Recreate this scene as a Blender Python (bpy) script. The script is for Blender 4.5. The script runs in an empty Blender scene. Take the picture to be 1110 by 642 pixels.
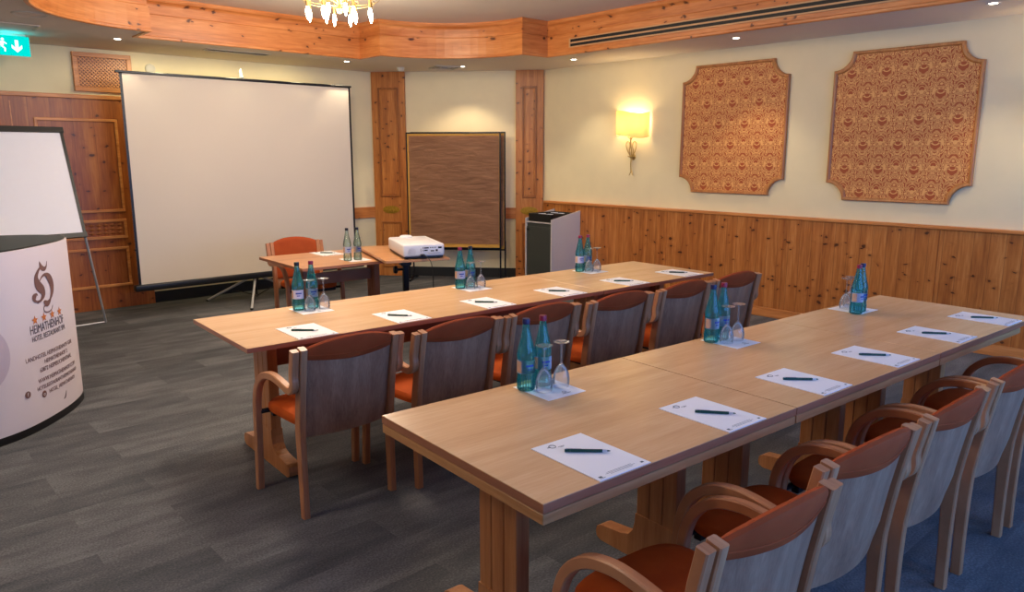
import bpy, bmesh, math, random
from mathutils import Vector, Matrix
random.seed(7)
sc = bpy.context.scene
C = sc.collection
PI = math.pi
R = math.radians

# ------------------------------------------------------------------ materials
def new_mat(name):
    m = bpy.data.materials.new(name); m.use_nodes = True
    nt = m.node_tree; nt.nodes.clear()
    out = nt.nodes.new('ShaderNodeOutputMaterial')
    b = nt.nodes.new('ShaderNodeBsdfPrincipled')
    nt.links.new(b.outputs[0], out.inputs[0])
    return m, nt, b, out
def s2l(c):
    return tuple(((v/255.0+0.055)/1.055)**2.4 if v/255.0 > 0.04045 else v/255.0/12.92 for v in c) + (1,)
def N(nt, typ, **kw):
    n = nt.nodes.new(typ)
    for k, v in kw.items(): setattr(n, k, v)
    return n
def L(nt, a, b): nt.links.new(a, b)
def math_node(nt, op, a, b=None, c=None):
    n = N(nt, 'ShaderNodeMath', operation=op)
    for i, v in enumerate((a, b, c)):
        if v is None: continue
        if isinstance(v, (int, float)): n.inputs[i].default_value = v
        else: L(nt, v, n.inputs[i])
    return n.outputs[0]
def ramp(nt, fac, stops):
    r = N(nt, 'ShaderNodeValToRGB')
    els = r.color_ramp.elements
    while len(els) < len(stops): els.new(0.5)
    for e, (p, c) in zip(els, stops): e.position = p; e.color = c
    L(nt, fac, r.inputs[0]); return r.outputs[0]
def mixc(nt, fac, a, b, mode='MIX'):
    n = N(nt, 'ShaderNodeMix', data_type='RGBA', blend_type=mode)
    if isinstance(fac, (int, float)): n.inputs[0].default_value = fac
    else: L(nt, fac, n.inputs[0])
    for i, v in ((6, a), (7, b)):
        if isinstance(v, tuple): n.inputs[i].default_value = v
        else: L(nt, v, n.inputs[i])
    return n.outputs[2]
def bump(nt, b, h, strength=0.2, dist=0.01):
    n = N(nt, 'ShaderNodeBump'); n.inputs['Strength'].default_value = strength; n.inputs['Distance'].default_value = dist
    L(nt, h, n.inputs['Height']); L(nt, n.outputs[0], b.inputs['Normal'])
def plain(name, rgb, rough=0.5, metal=0.0, noise=0.0, scale=30, emit=None, es=0):
    m, nt, b, out = new_mat(name)
    b.inputs['Roughness'].default_value = rough; b.inputs['Metallic'].default_value = metal
    col = s2l(rgb)
    tc = N(nt, 'ShaderNodeTexCoord'); nz = N(nt, 'ShaderNodeTexNoise'); nz.inputs['Scale'].default_value = scale
    L(nt, tc.outputs['Object'], nz.inputs['Vector'])
    d = 1 - noise
    c = ramp(nt, nz.outputs[0], [(0.3, (col[0]*d, col[1]*d, col[2]*d, 1)), (0.7, col)])
    L(nt, c, b.inputs['Base Color'])
    if emit:
        b.inputs['Emission Color'].default_value = s2l(emit); b.inputs['Emission Strength'].default_value = es
    return m

def wood(name, dark, mid, light, axis='z', grain=1.0, knots=0.0, boards=None, board_axis='x', rough=0.45, coat=0.0, knot_rgb=(70, 30, 12), fine=1.0, coord='Object'):
    """axis = grain direction (low frequency along it). boards = board width (m) across board_axis."""
    m, nt, b, out = new_mat(name)
    b.inputs['Roughness'].default_value = rough
    if coat: b.inputs['Coat Weight'].default_value = coat; b.inputs['Coat Roughness'].default_value = 0.15
    tc = N(nt, 'ShaderNodeTexCoord')
    src = tc.outputs[coord]
    sep = N(nt, 'ShaderNodeSeparateXYZ'); L(nt, src, sep.inputs[0])
    bid = None
    if boards:
        q = math_node(nt, 'DIVIDE', sep.outputs[board_axis.upper()], boards)
        fl = math_node(nt, 'FLOOR', q)
        wn = N(nt, 'ShaderNodeTexWhiteNoise', noise_dimensions='1D'); L(nt, fl, wn.inputs['W'])
        bid = wn.outputs['Value']
        fr = math_node(nt, 'FRACT', q)
        dd = math_node(nt, 'ABSOLUTE', math_node(nt, 'SUBTRACT', fr, 0.5))
        groove = math_node(nt, 'GREATER_THAN', dd, 0.5-0.0022/boards)
    sc3 = {a: 9.0*grain for a in 'xyz'}
    for a in axis: sc3[a] = 0.7*grain
    comb = N(nt, 'ShaderNodeMapping'); comb.inputs['Scale'].default_value = (sc3['x'], sc3['y'], sc3['z'])
    L(nt, src, comb.inputs['Vector'])
    vec = comb.outputs[0]
    if bid is not None:
        off = N(nt, 'ShaderNodeCombineXYZ'); L(nt, math_node(nt, 'MULTIPLY', bid, 37.0), off.inputs[0]); L(nt, math_node(nt, 'MULTIPLY', bid, 91.0), off.inputs[1]); L(nt, math_node(nt, 'MULTIPLY', bid, 53.0), off.inputs[2])
        add = N(nt, 'ShaderNodeVectorMath', operation='ADD'); L(nt, vec, add.inputs[0]); L(nt, off.outputs[0], add.inputs[1]); vec = add.outputs[0]
    n1 = N(nt, 'ShaderNodeTexNoise'); n1.inputs['Scale'].default_value = 1.6; n1.inputs['Detail'].default_value = 5; n1.inputs['Distortion'].default_value = 0.6
    L(nt, vec, n1.inputs['Vector'])
    n2 = N(nt, 'ShaderNodeTexNoise'); n2.inputs['Scale'].default_value = 9.0*fine; n2.inputs['Detail'].default_value = 3
    L(nt, vec, n2.inputs['Vector'])
    f = math_node(nt, 'ADD', math_node(nt, 'MULTIPLY', n1.outputs[0], 0.65), math_node(nt, 'MULTIPLY', n2.outputs[0], 0.35))
    if bid is not None:
        f = math_node(nt, 'ADD', f, math_node(nt, 'MULTIPLY', math_node(nt, 'SUBTRACT', bid, 0.5), 0.08))
    col = ramp(nt, f, [(0.32, s2l(dark)), (0.5, s2l(mid)), (0.68, s2l(light))])
    if knots:
        across = sep.outputs[0]
        if board_axis == 'y': across = sep.outputs[1]
        if axis == 'xy': across = math_node(nt, 'ADD', sep.outputs[0], sep.outputs[1])
        cb = N(nt, 'ShaderNodeCombineXYZ'); L(nt, math_node(nt, 'MULTIPLY', across, 8.0), cb.inputs[0]); L(nt, math_node(nt, 'MULTIPLY', sep.outputs[2], 12.0), cb.inputs[1])
        vv = cb.outputs[0]
        nd = N(nt, 'ShaderNodeTexNoise'); nd.inputs['Scale'].default_value = 2.2
        L(nt, vv, nd.inputs['Vector'])
        mv = N(nt, 'ShaderNodeVectorMath', operation='MULTIPLY_ADD'); L(nt, nd.outputs['Color'], mv.inputs[0]); mv.inputs[1].default_value = (0.5, 0.5, 0.5); L(nt, vv, mv.inputs[2])
        vo = N(nt, 'ShaderNodeTexVoronoi', voronoi_dimensions='2D'); vo.inputs['Scale'].default_value = knots; L(nt, mv.outputs[0], vo.inputs['Vector'])
        sp = N(nt, 'ShaderNodeSeparateColor'); L(nt, vo.outputs['Color'], sp.inputs[0])
        rad = math_node(nt, 'MULTIPLY_ADD', sp.outputs[0], 0.13, 0.07)
        kn = N(nt, 'ShaderNodeTexNoise'); kn.inputs['Scale'].default_value = 0.35; kn.inputs['Detail'].default_value = 1; L(nt, cb.outputs[0], kn.inputs['Vector'])
        keep = math_node(nt, 'GREATER_THAN', math_node(nt, 'ADD', math_node(nt, 'MULTIPLY', sp.outputs[1], 0.5), kn.outputs[0]), 0.83)
        k = math_node(nt, 'DIVIDE', vo.outputs['Distance'], rad)
        kf = ramp(nt, k, [(0.0, (1, 1, 1, 1)), (0.55, (0.85, 0.85, 0.85, 1)), (0.8, (0.3, 0.3, 0.3, 1)), (1.0, (0, 0, 0, 1))])
        kf = math_node(nt, 'MULTIPLY', kf, keep)
        halo = ramp(nt, math_node(nt, 'DIVIDE', k, 3.0), [(0.2, (0.45, 0.45, 0.45, 1)), (1.0, (0, 0, 0, 1))])
        halo = math_node(nt, 'MULTIPLY', halo, keep)
        col = mixc(nt, halo, col, s2l(dark))
        col = mixc(nt, kf, col, s2l(knot_rgb))
    if boards:
        col = mixc(nt, math_node(nt, 'MULTIPLY', groove, 0.5), col, s2l((84, 40, 18)))
    L(nt, col, b.inputs['Base Color'])
    bump(nt, b, n2.outputs[0], 0.08, 0.004)
    return m

PD, PM, PL_ = (150, 82, 32), (184, 112, 50), (208, 140, 74)
M = {}
M['pine_wall_right'] = wood('pine_wall_right', PD, PM, PL_, 'z', 1.0, 1.0, 0.115, 'y', 0.4)
M['pine_v'] = wood('pine_vertical', PD, PM, PL_, 'z', 1.0, 1.0, None, 'x', 0.4)
M['pine_door'] = wood('pine_door', (134, 68, 26), (164, 90, 38), (188, 116, 54), 'z', 1.0, 0.9, 0.19, 'x', 0.4)
M['pine_h'] = wood('pine_horizontal', (180, 102, 46), (206, 128, 66), (224, 152, 88), 'xy', 1.0, 0.8, None, 'x', 0.38)
M['pine_mould'] = wood('pine_moulding', (128, 70, 28), (152, 88, 38), (176, 108, 50), 'z', 1.0, 0, None, 'x', 0.4)
M['pine_mould2'] = wood('pine_panel_frame', (160, 96, 46), (184, 118, 60), (204, 140, 78), 'z', 1.0, 0, None, 'x', 0.4)
M['pine_plain'] = wood('pine_plain', (176, 104, 48), (206, 132, 70), (226, 156, 92), 'xy', 1.0, 0, None, 'x', 0.4)
M['beech_top'] = wood('beech_table_top', (208, 164, 118), (219, 176, 131), (228, 188, 146), 'x', 0.9, 0, None, 'x', 0.24, fine=1.5)
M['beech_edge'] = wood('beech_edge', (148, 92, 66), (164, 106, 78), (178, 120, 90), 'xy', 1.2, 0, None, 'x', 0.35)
M['beech_under'] = wood('beech_under', (176, 122, 76), (194, 142, 94), (206, 158, 110), 'xy', 1.2, 0, None, 'x', 0.35)
M['beech_leg'] = wood('beech_leg', (160, 100, 58), (178, 118, 72), (194, 136, 90), 'z', 1.5, 0, None, 'x', 0.35)
M['beech_chair'] = wood('beech_chair', (164, 104, 68), (184, 124, 86), (200, 144, 104), 'zy', 1.8, 0, None, 'x', 0.35)
M['plywood'] = wood('beech_plywood', (136, 94, 72), (162, 118, 92), (180, 138, 110), 'z', 1.3, 0, None, 'x', 0.42, fine=1.6)
M['desk_wood'] = wood('desk_wood', (178, 122, 78), (198, 142, 96), (210, 158, 112), 'x', 1.0, 0, None, 'x', 0.3)
M['desk_dark'] = wood('desk_dark_wood', (128, 76, 52), (146, 92, 64), (162, 106, 76), 'xz', 1.0, 0, None, 'x', 0.35)
M['wall'] = plain('cream_wall_paint', (240, 226, 186), 0.85, 0, 0.03, 6)
M['ceiling'] = plain('ceiling_paint', (224, 212, 196), 0.9, 0, 0.02, 3)
M['black'] = plain('black_plastic', (16, 16, 18), 0.4, 0, 0.1)
M['black_metal'] = plain('black_metal', (20, 20, 24), 0.35, 0.3, 0.1)
M['base_black'] = plain('black_skirting', (26, 28, 30), 0.5, 0, 0.1)
M['chrome'] = plain('brushed_chrome', (205, 207, 212), 0.35, 0.55, 0.05)
M['brass'] = plain('polished_brass', (200, 172, 112), 0.3, 0.9, 0.1)
M['gold'] = plain('carved_gold', (186, 146, 48), 0.4, 0.6, 0.4, 60)
M['paper'] = plain('white_paper', (240, 240, 246), 0.75, 0, 0.01)
M['ink'] = plain('grey_ink', (70, 84, 96), 0.7)
M['pen_green'] = plain('green_pen_barrel', (8, 66, 54), 0.3)
M['screen'] = plain('projection_fabric', (220, 208, 192), 0.8, 0, 0.03, 1.2)
M['proj'] = plain('projector_shell', (222, 220, 224), 0.4)
M['grey_cab'] = plain('dark_grey_laminate', (62, 66, 62), 0.45, 0, 0.05)
M['white_cab'] = plain('white_laminate', (204, 198, 196), 0.5, 0, 0.02)
M['counter'] = plain('white_stretch_fabric', (222, 210, 214), 0.8, 0, 0.03, 2)
M['counter_top'] = plain('counter_top_charcoal', (40, 42, 38), 0.5, 0, 0.1)
M['mauve'] = plain('mauve_print', (118, 82, 76), 0.8)
M['mauve_pale'] = plain('pale_mauve_print', (198, 182, 192), 0.8)
M['orange_print'] = plain('orange_print', (206, 118, 58), 0.8)
M['grey_print'] = plain('grey_print', (92, 80, 84), 0.8)
M['white_dot'] = plain('white_print', (226, 214, 218), 0.8)
M['cable'] = plain('black_cable', (14, 14, 16), 0.5)
M['yellow_edge'] = plain('yellow_board_edge', (214, 158, 60), 0.6, 0, 0.1)
M['cap_blue'] = plain('navy_cap', (22, 30, 84), 0.35)
M['cap_red'] = plain('crimson_cap', (142, 26, 62), 0.35)
M['cap_black'] = plain('dark_cap', (28, 24, 30), 0.35)
M['label'] = plain('bottle_label', (200, 204, 224), 0.6)
M['label_ink'] = plain('bottle_label_ink', (50, 70, 160), 0.6)
M['label_tan'] = plain('bottle_label_tan', (196, 160, 140), 0.6)
M['vent_tan'] = plain('vent_tan', (206, 160, 112), 0.5)
M['clock'] = plain('thermostat_white', (220, 216, 200), 0.5)
M['vent_white'] = plain('vent_white', (200, 192, 176), 0.6)
M['tray_white'] = plain('cup_white', (214, 220, 232), 0.4)
M['slot'] = plain('slot_black', (10, 10, 12), 0.6)

def make_fabric(name, dark, light):
    m, nt, b, out = new_mat(name)
    b.inputs['Roughness'].default_value = 0.8
    b.inputs['Specular IOR Level'].default_value = 0.25
    tc = N(nt, 'ShaderNodeTexCoord'); nz = N(nt, 'ShaderNodeTexNoise'); nz.inputs['Scale'].default_value = 9; nz.inputs['Detail'].default_value = 5
    L(nt, tc.outputs['Object'], nz.inputs['Vector'])
    c = ramp(nt, nz.outputs[0], [(0.3, s2l(dark)), (0.7, s2l(light))]); L(nt, c, b.inputs['Base Color'])
    n2 = N(nt, 'ShaderNodeTexNoise'); n2.inputs['Scale'].default_value = 500; L(nt, tc.outputs['Object'], n2.inputs['Vector'])
    bump(nt, b, n2.outputs[0], 0.15, 0.002)
    return m
M['seat'] = make_fabric('rust_upholstery', (172, 70, 14), (190, 84, 22))
M['pad'] = make_fabric('rust_back_upholstery', (152, 62, 24), (168, 74, 32))

def make_carpet():
    m, nt, b, out = new_mat('grey_plank_carpet')
    b.inputs['Roughness'].default_value = 0.95
    tc = N(nt, 'ShaderNodeTexCoord')
    br = N(nt, 'ShaderNodeTexBrick'); br.offset = 0.37
    br.inputs['Scale'].default_value = 1.0; br.inputs['Brick Width'].default_value = 1.0; br.inputs['Row Height'].default_value = 0.25
    br.inputs['Mortar Size'].default_value = 0.0
    br.inputs['Color1'].default_value = (0, 0, 0, 1); br.inputs['Color2'].default_value = (1, 1, 1, 1)
    L(nt, tc.outputs['Object'], br.inputs['Vector'])
    mp = N(nt, 'ShaderNodeMapping'); mp.inputs['Scale'].default_value = (2.2, 7, 1); L(nt, tc.outputs['Object'], mp.inputs['Vector'])
    vm = N(nt, 'ShaderNodeVectorMath', operation='MULTIPLY_ADD'); L(nt, br.outputs['Color'], vm.inputs[0]); vm.inputs[1].default_value = (17, 31, 5); L(nt, mp.outputs[0], vm.inputs[2])
    n1 = N(nt, 'ShaderNodeTexNoise'); n1.inputs['Scale'].default_value = 1.3; n1.inputs['Detail'].default_value = 4; L(nt, vm.outputs[0], n1.inputs['Vector'])
    n2 = N(nt, 'ShaderNodeTexNoise'); n2.inputs['Scale'].default_value = 110; n2.inputs['Detail'].default_value = 2; L(nt, tc.outputs['Object'], n2.inputs['Vector'])
    sp = N(nt, 'ShaderNodeSeparateColor'); L(nt, br.outputs['Color'], sp.inputs[0])
    f = math_node(nt, 'ADD', math_node(nt, 'MULTIPLY', n1.outputs[0], 0.45), math_node(nt, 'MULTIPLY', n2.outputs[0], 0.45))
    f = math_node(nt, 'ADD', f, math_node(nt, 'MULTIPLY', sp.outputs[0], 0.12))
    c = ramp(nt, f, [(0.3, s2l((52, 55, 60))), (0.5, s2l((82, 84, 89))), (0.7, s2l((118, 118, 122)))])
    L(nt, c, b.inputs['Base Color'])
    bump(nt, b, n2.outputs[0], 0.5, 0.006)
    return m
M['carpet'] = make_carpet()

def make_damask():
    m, nt, b, out = new_mat('damask_fabric')
    b.inputs['Roughness'].default_value = 0.6
    tc = N(nt, 'ShaderNodeTexCoord'); sep = N(nt, 'ShaderNodeSeparateXYZ'); L(nt, tc.outputs['Object'], sep.inputs[0])
    W, H = 0.30, 0.42
    u = math_node(nt, 'MULTIPLY', sep.outputs['Y'], 2*PI/W); v = math_node(nt, 'MULTIPLY', sep.outputs['Z'], 2*PI/H)
    cu_, cv_, sv_ = math_node(nt, 'COSINE', u), math_node(nt, 'COSINE', v), math_node(nt, 'SINE', v)
    cb = N(nt, 'ShaderNodeCombineXYZ'); L(nt, math_node(nt, 'MULTIPLY', cu_, cv_), cb.inputs[0]); L(nt, math_node(nt, 'MULTIPLY', cu_, sv_), cb.inputs[1])
    L(nt, math_node(nt, 'MULTIPLY_ADD', math_node(nt, 'COSINE', math_node(nt, 'MULTIPLY', u, 2)), 0.45, math_node(nt, 'MULTIPLY', math_node(nt, 'SINE', math_node(nt, 'MULTIPLY', v, 2)), 0.4)), cb.inputs[2])
    n = N(nt, 'ShaderNodeTexNoise'); n.inputs['Scale'].default_value = 1.25; n.inputs['Detail'].default_value = 0.5; n.inputs['Distortion'].default_value = 0.9
    L(nt, cb.outputs[0], n.inputs['Vector'])
    def band(c, w): return math_node(nt, 'LESS_THAN', math_node(nt, 'ABSOLUTE', math_node(nt, 'SUBTRACT', n.outputs[0], c)), w)
    s = math_node(nt, 'MAXIMUM', math_node(nt, 'MAXIMUM', band(0.5, 0.034), band(0.40, 0.022)), math_node(nt, 'MAXIMUM', band(0.595, 0.022), band(0.69, 0.03)))
    col = mixc(nt, s, s2l((174, 80, 36)), s2l((230, 172, 104)))
    L(nt, col, b.inputs['Base Color'])
    return m
M['damask'] = make_damask()

def make_glass(name, col, rough=0.02, ior=1.45, clear=0.55, tint=None, fres=1.5):
    m, nt, b, out = new_mat(name)
    nt.nodes.remove(b)
    tr = N(nt, 'ShaderNodeBsdfRefraction'); tr.inputs['Color'].default_value = col; tr.inputs['IOR'].default_value = ior; tr.inputs['Roughness'].default_value = rough
    tp = N(nt, 'ShaderNodeBsdfTransparent'); tp.inputs['Color'].default_value = col
    mx0 = N(nt, 'ShaderNodeMixShader'); mx0.inputs[0].default_value = clear; L(nt, tr.outputs[0], mx0.inputs[1]); L(nt, tp.outputs[0], mx0.inputs[2])
    gl = N(nt, 'ShaderNodeBsdfGlossy'); gl.inputs['Roughness'].default_value = 0.05
    fr = N(nt, 'ShaderNodeFresnel'); fr.inputs['IOR'].default_value = fres
    mx = N(nt, 'ShaderNodeMixShader'); L(nt, fr.outputs[0], mx.inputs[0]); L(nt, mx0.outputs[0], mx.inputs[1]); L(nt, gl.outputs[0], mx.inputs[2])
    if tint:
        tl_ = N(nt, 'ShaderNodeBsdfTranslucent'); tl_.inputs[0].default_value = tint[0]
        df_ = N(nt, 'ShaderNodeBsdfDiffuse'); df_.inputs[0].default_value = tint[0]
        a_ = N(nt, 'ShaderNodeMixShader'); L(nt, tl_.outputs[0], a_.inputs[1]); L(nt, df_.outputs[0], a_.inputs[2])
        b_ = N(nt, 'ShaderNodeMixShader'); b_.inputs[0].default_value = tint[1]; L(nt, mx.outputs[0], b_.inputs[1]); L(nt, a_.outputs[0], b_.inputs[2])
        mx = b_
    L(nt, mx.outputs[0], out.inputs[0])
    return m
M['teal'] = make_glass('teal_bottle_glass', (0.50, 0.90, 0.93, 1), ior=1.10, clear=0.8, tint=((0.04, 0.50, 0.56, 1), 0.13))
M['pale_green'] = make_glass('pale_green_bottle_glass', (0.84, 0.93, 0.86, 1), ior=1.1, clear=0.8, tint=((0.5, 0.7, 0.6, 1), 0.12))
M['clear'] = make_glass('clear_wine_glass', (0.97, 0.98, 0.99, 1), ior=1.1, clear=1.0, tint=((0.85, 0.87, 0.9, 1), 0.10), fres=1.3)

def make_paper_brown():
    m, nt, b, out = new_mat('crinkled_brown_paper')
    b.inputs['Roughness'].default_value = 0.55
    tc = N(nt, 'ShaderNodeTexCoord'); mp = N(nt, 'ShaderNodeMapping'); mp.inputs['Scale'].default_value = (1.2, 1.2, 7); L(nt, tc.outputs['Object'], mp.inputs['Vector'])
    n = N(nt, 'ShaderNodeTexNoise'); n.inputs['Scale'].default_value = 3; n.inputs['Detail'].default_value = 6; n.inputs['Distortion'].default_value = 0.8; L(nt, mp.outputs[0], n.inputs['Vector'])
    c = ramp(nt, n.outputs[0], [(0.3, s2l((172, 122, 86))), (0.7, s2l((200, 148, 108)))]); L(nt, c, b.inputs['Base Color'])
    bump(nt, b, n.outputs[0], 0.35, 0.02)
    return m
M['brown_paper'] = make_paper_brown()

def emission(name, rgb, strength):
    m, nt, b, out = new_mat(name); nt.nodes.remove(b)
    e = N(nt, 'ShaderNodeEmission'); e.inputs[0].default_value = rgb; e.inputs[1].default_value = strength
    L(nt, e.outputs[0], out.inputs[0]); return m
M['bulb'] = emission('lit_bulb', (1, 0.86, 0.66, 1), 45)
M['spot_lens'] = emission('lit_downlight', (1, 0.9, 0.72, 1), 14)
M['exit_green'] = emission('lit_exit_sign', (0.0, 0.62, 0.55, 1), 1.1)
M['exit_white'] = emission('lit_exit_symbol', (0.6, 1, 0.95, 1), 1.6)
M['sky_pane'] = emission('daylight_pane', (0.45, 0.62, 1, 1), 1.5)
def make_shade():
    m, nt, b, out = new_mat('parchment_lamp_shade'); nt.nodes.remove(b)
    d = N(nt, 'ShaderNodeBsdfDiffuse'); d.inputs[0].default_value = s2l((240, 226, 180))
    t = N(nt, 'ShaderNodeBsdfTranslucent'); t.inputs[0].default_value = s2l((252, 232, 176))
    mx = N(nt, 'ShaderNodeMixShader'); mx.inputs[0].default_value = 0.45; L(nt, d.outputs[0], mx.inputs[1]); L(nt, t.outputs[0], mx.inputs[2])
    L(nt, mx.outputs[0], out.inputs[0]); return m
M['shade'] = make_shade()

# ------------------------------------------------------------------ geometry helpers
def obj(name, bm, mat, parent=None, smooth=False, loc=None, rot=None):
    me = bpy.data.meshes.new(name)
    bmesh.ops.recalc_face_normals(bm, faces=bm.faces[:])
    bm.to_mesh(me); bm.free()
    if mat is not None: me.materials.append(M[mat] if isinstance(mat, str) else mat)
    o = bpy.data.objects.new(name, me); C.objects.link(o)
    if parent is not None: o.parent = parent
    if loc is not None: o.location = loc
    if rot is not None: o.rotation_euler = rot
    if smooth:
        for p in me.polygons: p.use_smooth = True
        try: me.set_sharp_from_angle(angle=R(38))
        except Exception: pass
    return o
def tag(o, label=None, cat=None, group=None, kind=None):
    if label: o['label'] = label
    if cat: o['category'] = cat
    if group: o['group'] = group
    if kind: o['kind'] = kind
    return o
def thing(name, label, cat, loc=(0, 0, 0), rz=0, group=None):
    o = bpy.data.objects.new(name, None); o.empty_display_size = 0.1; C.objects.link(o)
    o.location = loc; o.rotation_euler = (0, 0, rz)
    return tag(o, label, cat, group)
def struct(name, bm, mat, label=None, smooth=False, cat=None, loc=None, rot=None):
    o = obj(name, bm, mat, smooth=smooth, loc=loc, rot=rot)
    return tag(o, label, cat, None, 'structure')
def copy_tree(o, parent=None):
    c = o.copy(); C.objects.link(c); c.parent = parent
    for ch in [x for x in KIDS.get(o.name, [])] or [x for x in C.objects if x.parent == o]:
        copy_tree(ch, c)
    return c
KIDS = {}
def B(): return bmesh.new()
def box(bm, x0, x1, y0, y1, z0, z1, bev=0.0, seg=1):
    t = bmesh.new()
    bmesh.ops.create_cube(t, size=1)
    bmesh.ops.scale(t, vec=(x1-x0, y1-y0, z1-z0), verts=t.verts)
    bmesh.ops.translate(t, vec=((x0+x1)/2, (y0+y1)/2, (z0+z1)/2), verts=t.verts)
    if bev: bmesh.ops.bevel(t, geom=t.edges[:], offset=bev, segments=seg, affect='EDGES', profile=0.5)
    merge(bm, t); return bm
def merge(bm, t, mtx=None):
    if mtx is not None: bmesh.ops.transform(t, matrix=mtx, verts=t.verts)
    mp = {v: bm.verts.new(v.co) for v in t.verts}
    for f in t.faces:
        try: bm.faces.new([mp[v] for v in f.verts])
        except ValueError: pass
    t.free()
def prism(bm, poly, axis, a0, a1):
    """poly in the two other axes (ordered), extruded along axis from a0 to a1"""
    def P(p, a):
        if axis == 'x': return (a, p[0], p[1])
        if axis == 'y': return (p[0], a, p[1])
        return (p[0], p[1], a)
    v0 = [bm.verts.new(P(p, a0)) for p in poly]; v1 = [bm.verts.new(P(p, a1)) for p in poly]
    n = len(poly)
    bm.faces.new(v0); bm.faces.new(v1[::-1])
    for i in range(n): bm.faces.new([v0[i], v1[i], v1[(i+1) % n], v0[(i+1) % n]])
    return bm
def crom(pts, n=6, closed=False):
    pts = [Vector(p) for p in pts]; out = []
    m = len(pts); rng = range(m if closed else m-1)
    for i in rng:
        if closed: p0, p1, p2, p3 = pts[(i-1) % m], pts[i], pts[(i+1) % m], pts[(i+2) % m]
        else: p0, p1, p2, p3 = pts[max(i-1, 0)], pts[i], pts[i+1], pts[min(i+2, m-1)]
        for k in range(n):
            t = k/n
            out.append(0.5*((2*p1)+(-p0+p2)*t+(2*p0-5*p1+4*p2-p3)*t*t+(-p0+3*p1-3*p2+p3)*t**3))
    if not closed: out.append(pts[-1])
    return out
def tube(bm, pts, r, seg=8, closed=False):
    pts = [Vector(p) for p in pts]; n = len(pts); rings = []
    nrm = None
    for i, p in enumerate(pts):
        if closed: t = (pts[(i+1) % n]-pts[(i-1) % n]).normalized()
        else: t = (pts[min(i+1, n-1)]-pts[max(i-1, 0)]).normalized()
        if nrm is None:
            nrm = t.orthogonal().normalized()
        else:
            nrm = (nrm-t*nrm.dot(t))
            nrm = nrm.normalized() if nrm.length > 1e-6 else t.orthogonal().normalized()
        b = t.cross(nrm)
        rr = r[i] if isinstance(r, (list, tuple)) else r
        rings.append([bm.verts.new(p+rr*(math.cos(2*PI*k/seg)*nrm+math.sin(2*PI*k/seg)*b)) for k in range(seg)])
    for i in range(n if closed else n-1):
        a, c = rings[i], rings[(i+1) % n]
        for k in range(seg): bm.faces.new([a[k], a[(k+1) % seg], c[(k+1) % seg], c[k]])
    if not closed: bm.faces.new(rings[0][::-1]); bm.faces.new(rings[-1])
    return bm
def lathe(bm, prof, seg=24, center=(0, 0, 0)):
    cx, cy, cz = center; rings = []
    for r, z in prof:
        if r < 1e-5: rings.append([bm.verts.new((cx, cy, cz+z))])
        else: rings.append([bm.verts.new((cx+r*math.cos(2*PI*k/seg), cy+r*math.sin(2*PI*k/seg), cz+z)) for k in range(seg)])
    for a, c in zip(rings, rings[1:]):
        for k in range(seg):
            k2 = (k+1) % seg
            if len(a) == 1 and len(c) == 1: continue
            if len(a) == 1: bm.faces.new([a[0], c[k], c[k2]])
            elif len(c) == 1: bm.faces.new([a[k], a[k2], c[0]])
            else: bm.faces.new([a[k], a[k2], c[k2], c[k]])
    return bm
def strip(bm, path, w0, w1, t, ch=0.004):
    """bent-wood strip: path in the (y,z) plane, from x=w0 to x=w1, thickness t in plane, chamfered"""
    pts = [Vector((p[0], p[1])) for p in path]; n = len(pts); rings = []
    for i, p in enumerate(pts):
        d = (pts[min(i+1, n-1)]-pts[max(i-1, 0)]).normalized(); q = Vector((-d.y, d.x))
        h = (t[i] if isinstance(t, (list, tuple)) else t)/2
        sec = [(w0+ch, h), (w1-ch, h), (w1, h-ch), (w1, -h+ch), (w1-ch, -h), (w0+ch, -h), (w0, -h+ch), (w0, h-ch)]
        rings.append([bm.verts.new((x, p.x+q.x*o, p.y+q.y*o)) for x, o in sec])
    for a, c in zip(rings, rings[1:]):
        for k in range(8): bm.faces.new([a[k], a[(k+1) % 8], c[(k+1) % 8], c[k]])
    bm.faces.new(rings[0][::-1]); bm.faces.new(rings[-1])
    return bm
def loft(bm, rings, closed_ring=True, cap=True):
    vs = [[bm.verts.new(p) for p in r] for r in rings]; n = len(vs[0])
    for a, c in zip(vs, vs[1:]):
        for k in range(n if closed_ring else n-1): bm.faces.new([a[k], a[(k+1) % n], c[(k+1) % n], c[k]])
    if cap: bm.faces.new(vs[0][::-1]); bm.faces.new(vs[-1])
    return bm
def text_bm(body, size, align='CENTER', thick=0.0006):
    cu = bpy.data.curves.new('text', 'FONT'); cu.body = body; cu.size = size; cu.align_x = align; cu.align_y = 'CENTER'
    cu.extrude = thick/2; cu.resolution_u = 3
    o = bpy.data.objects.new('text', cu); C.objects.link(o)
    dg = bpy.context.evaluated_depsgraph_get(); dg.update()
    me = bpy.data.meshes.new_from_object(o.evaluated_get(dg))
    bm = bmesh.new(); bm.from_mesh(me)
    bpy.data.objects.remove(o); bpy.data.curves.remove(cu); bpy.data.meshes.remove(me)
    return bm

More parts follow.
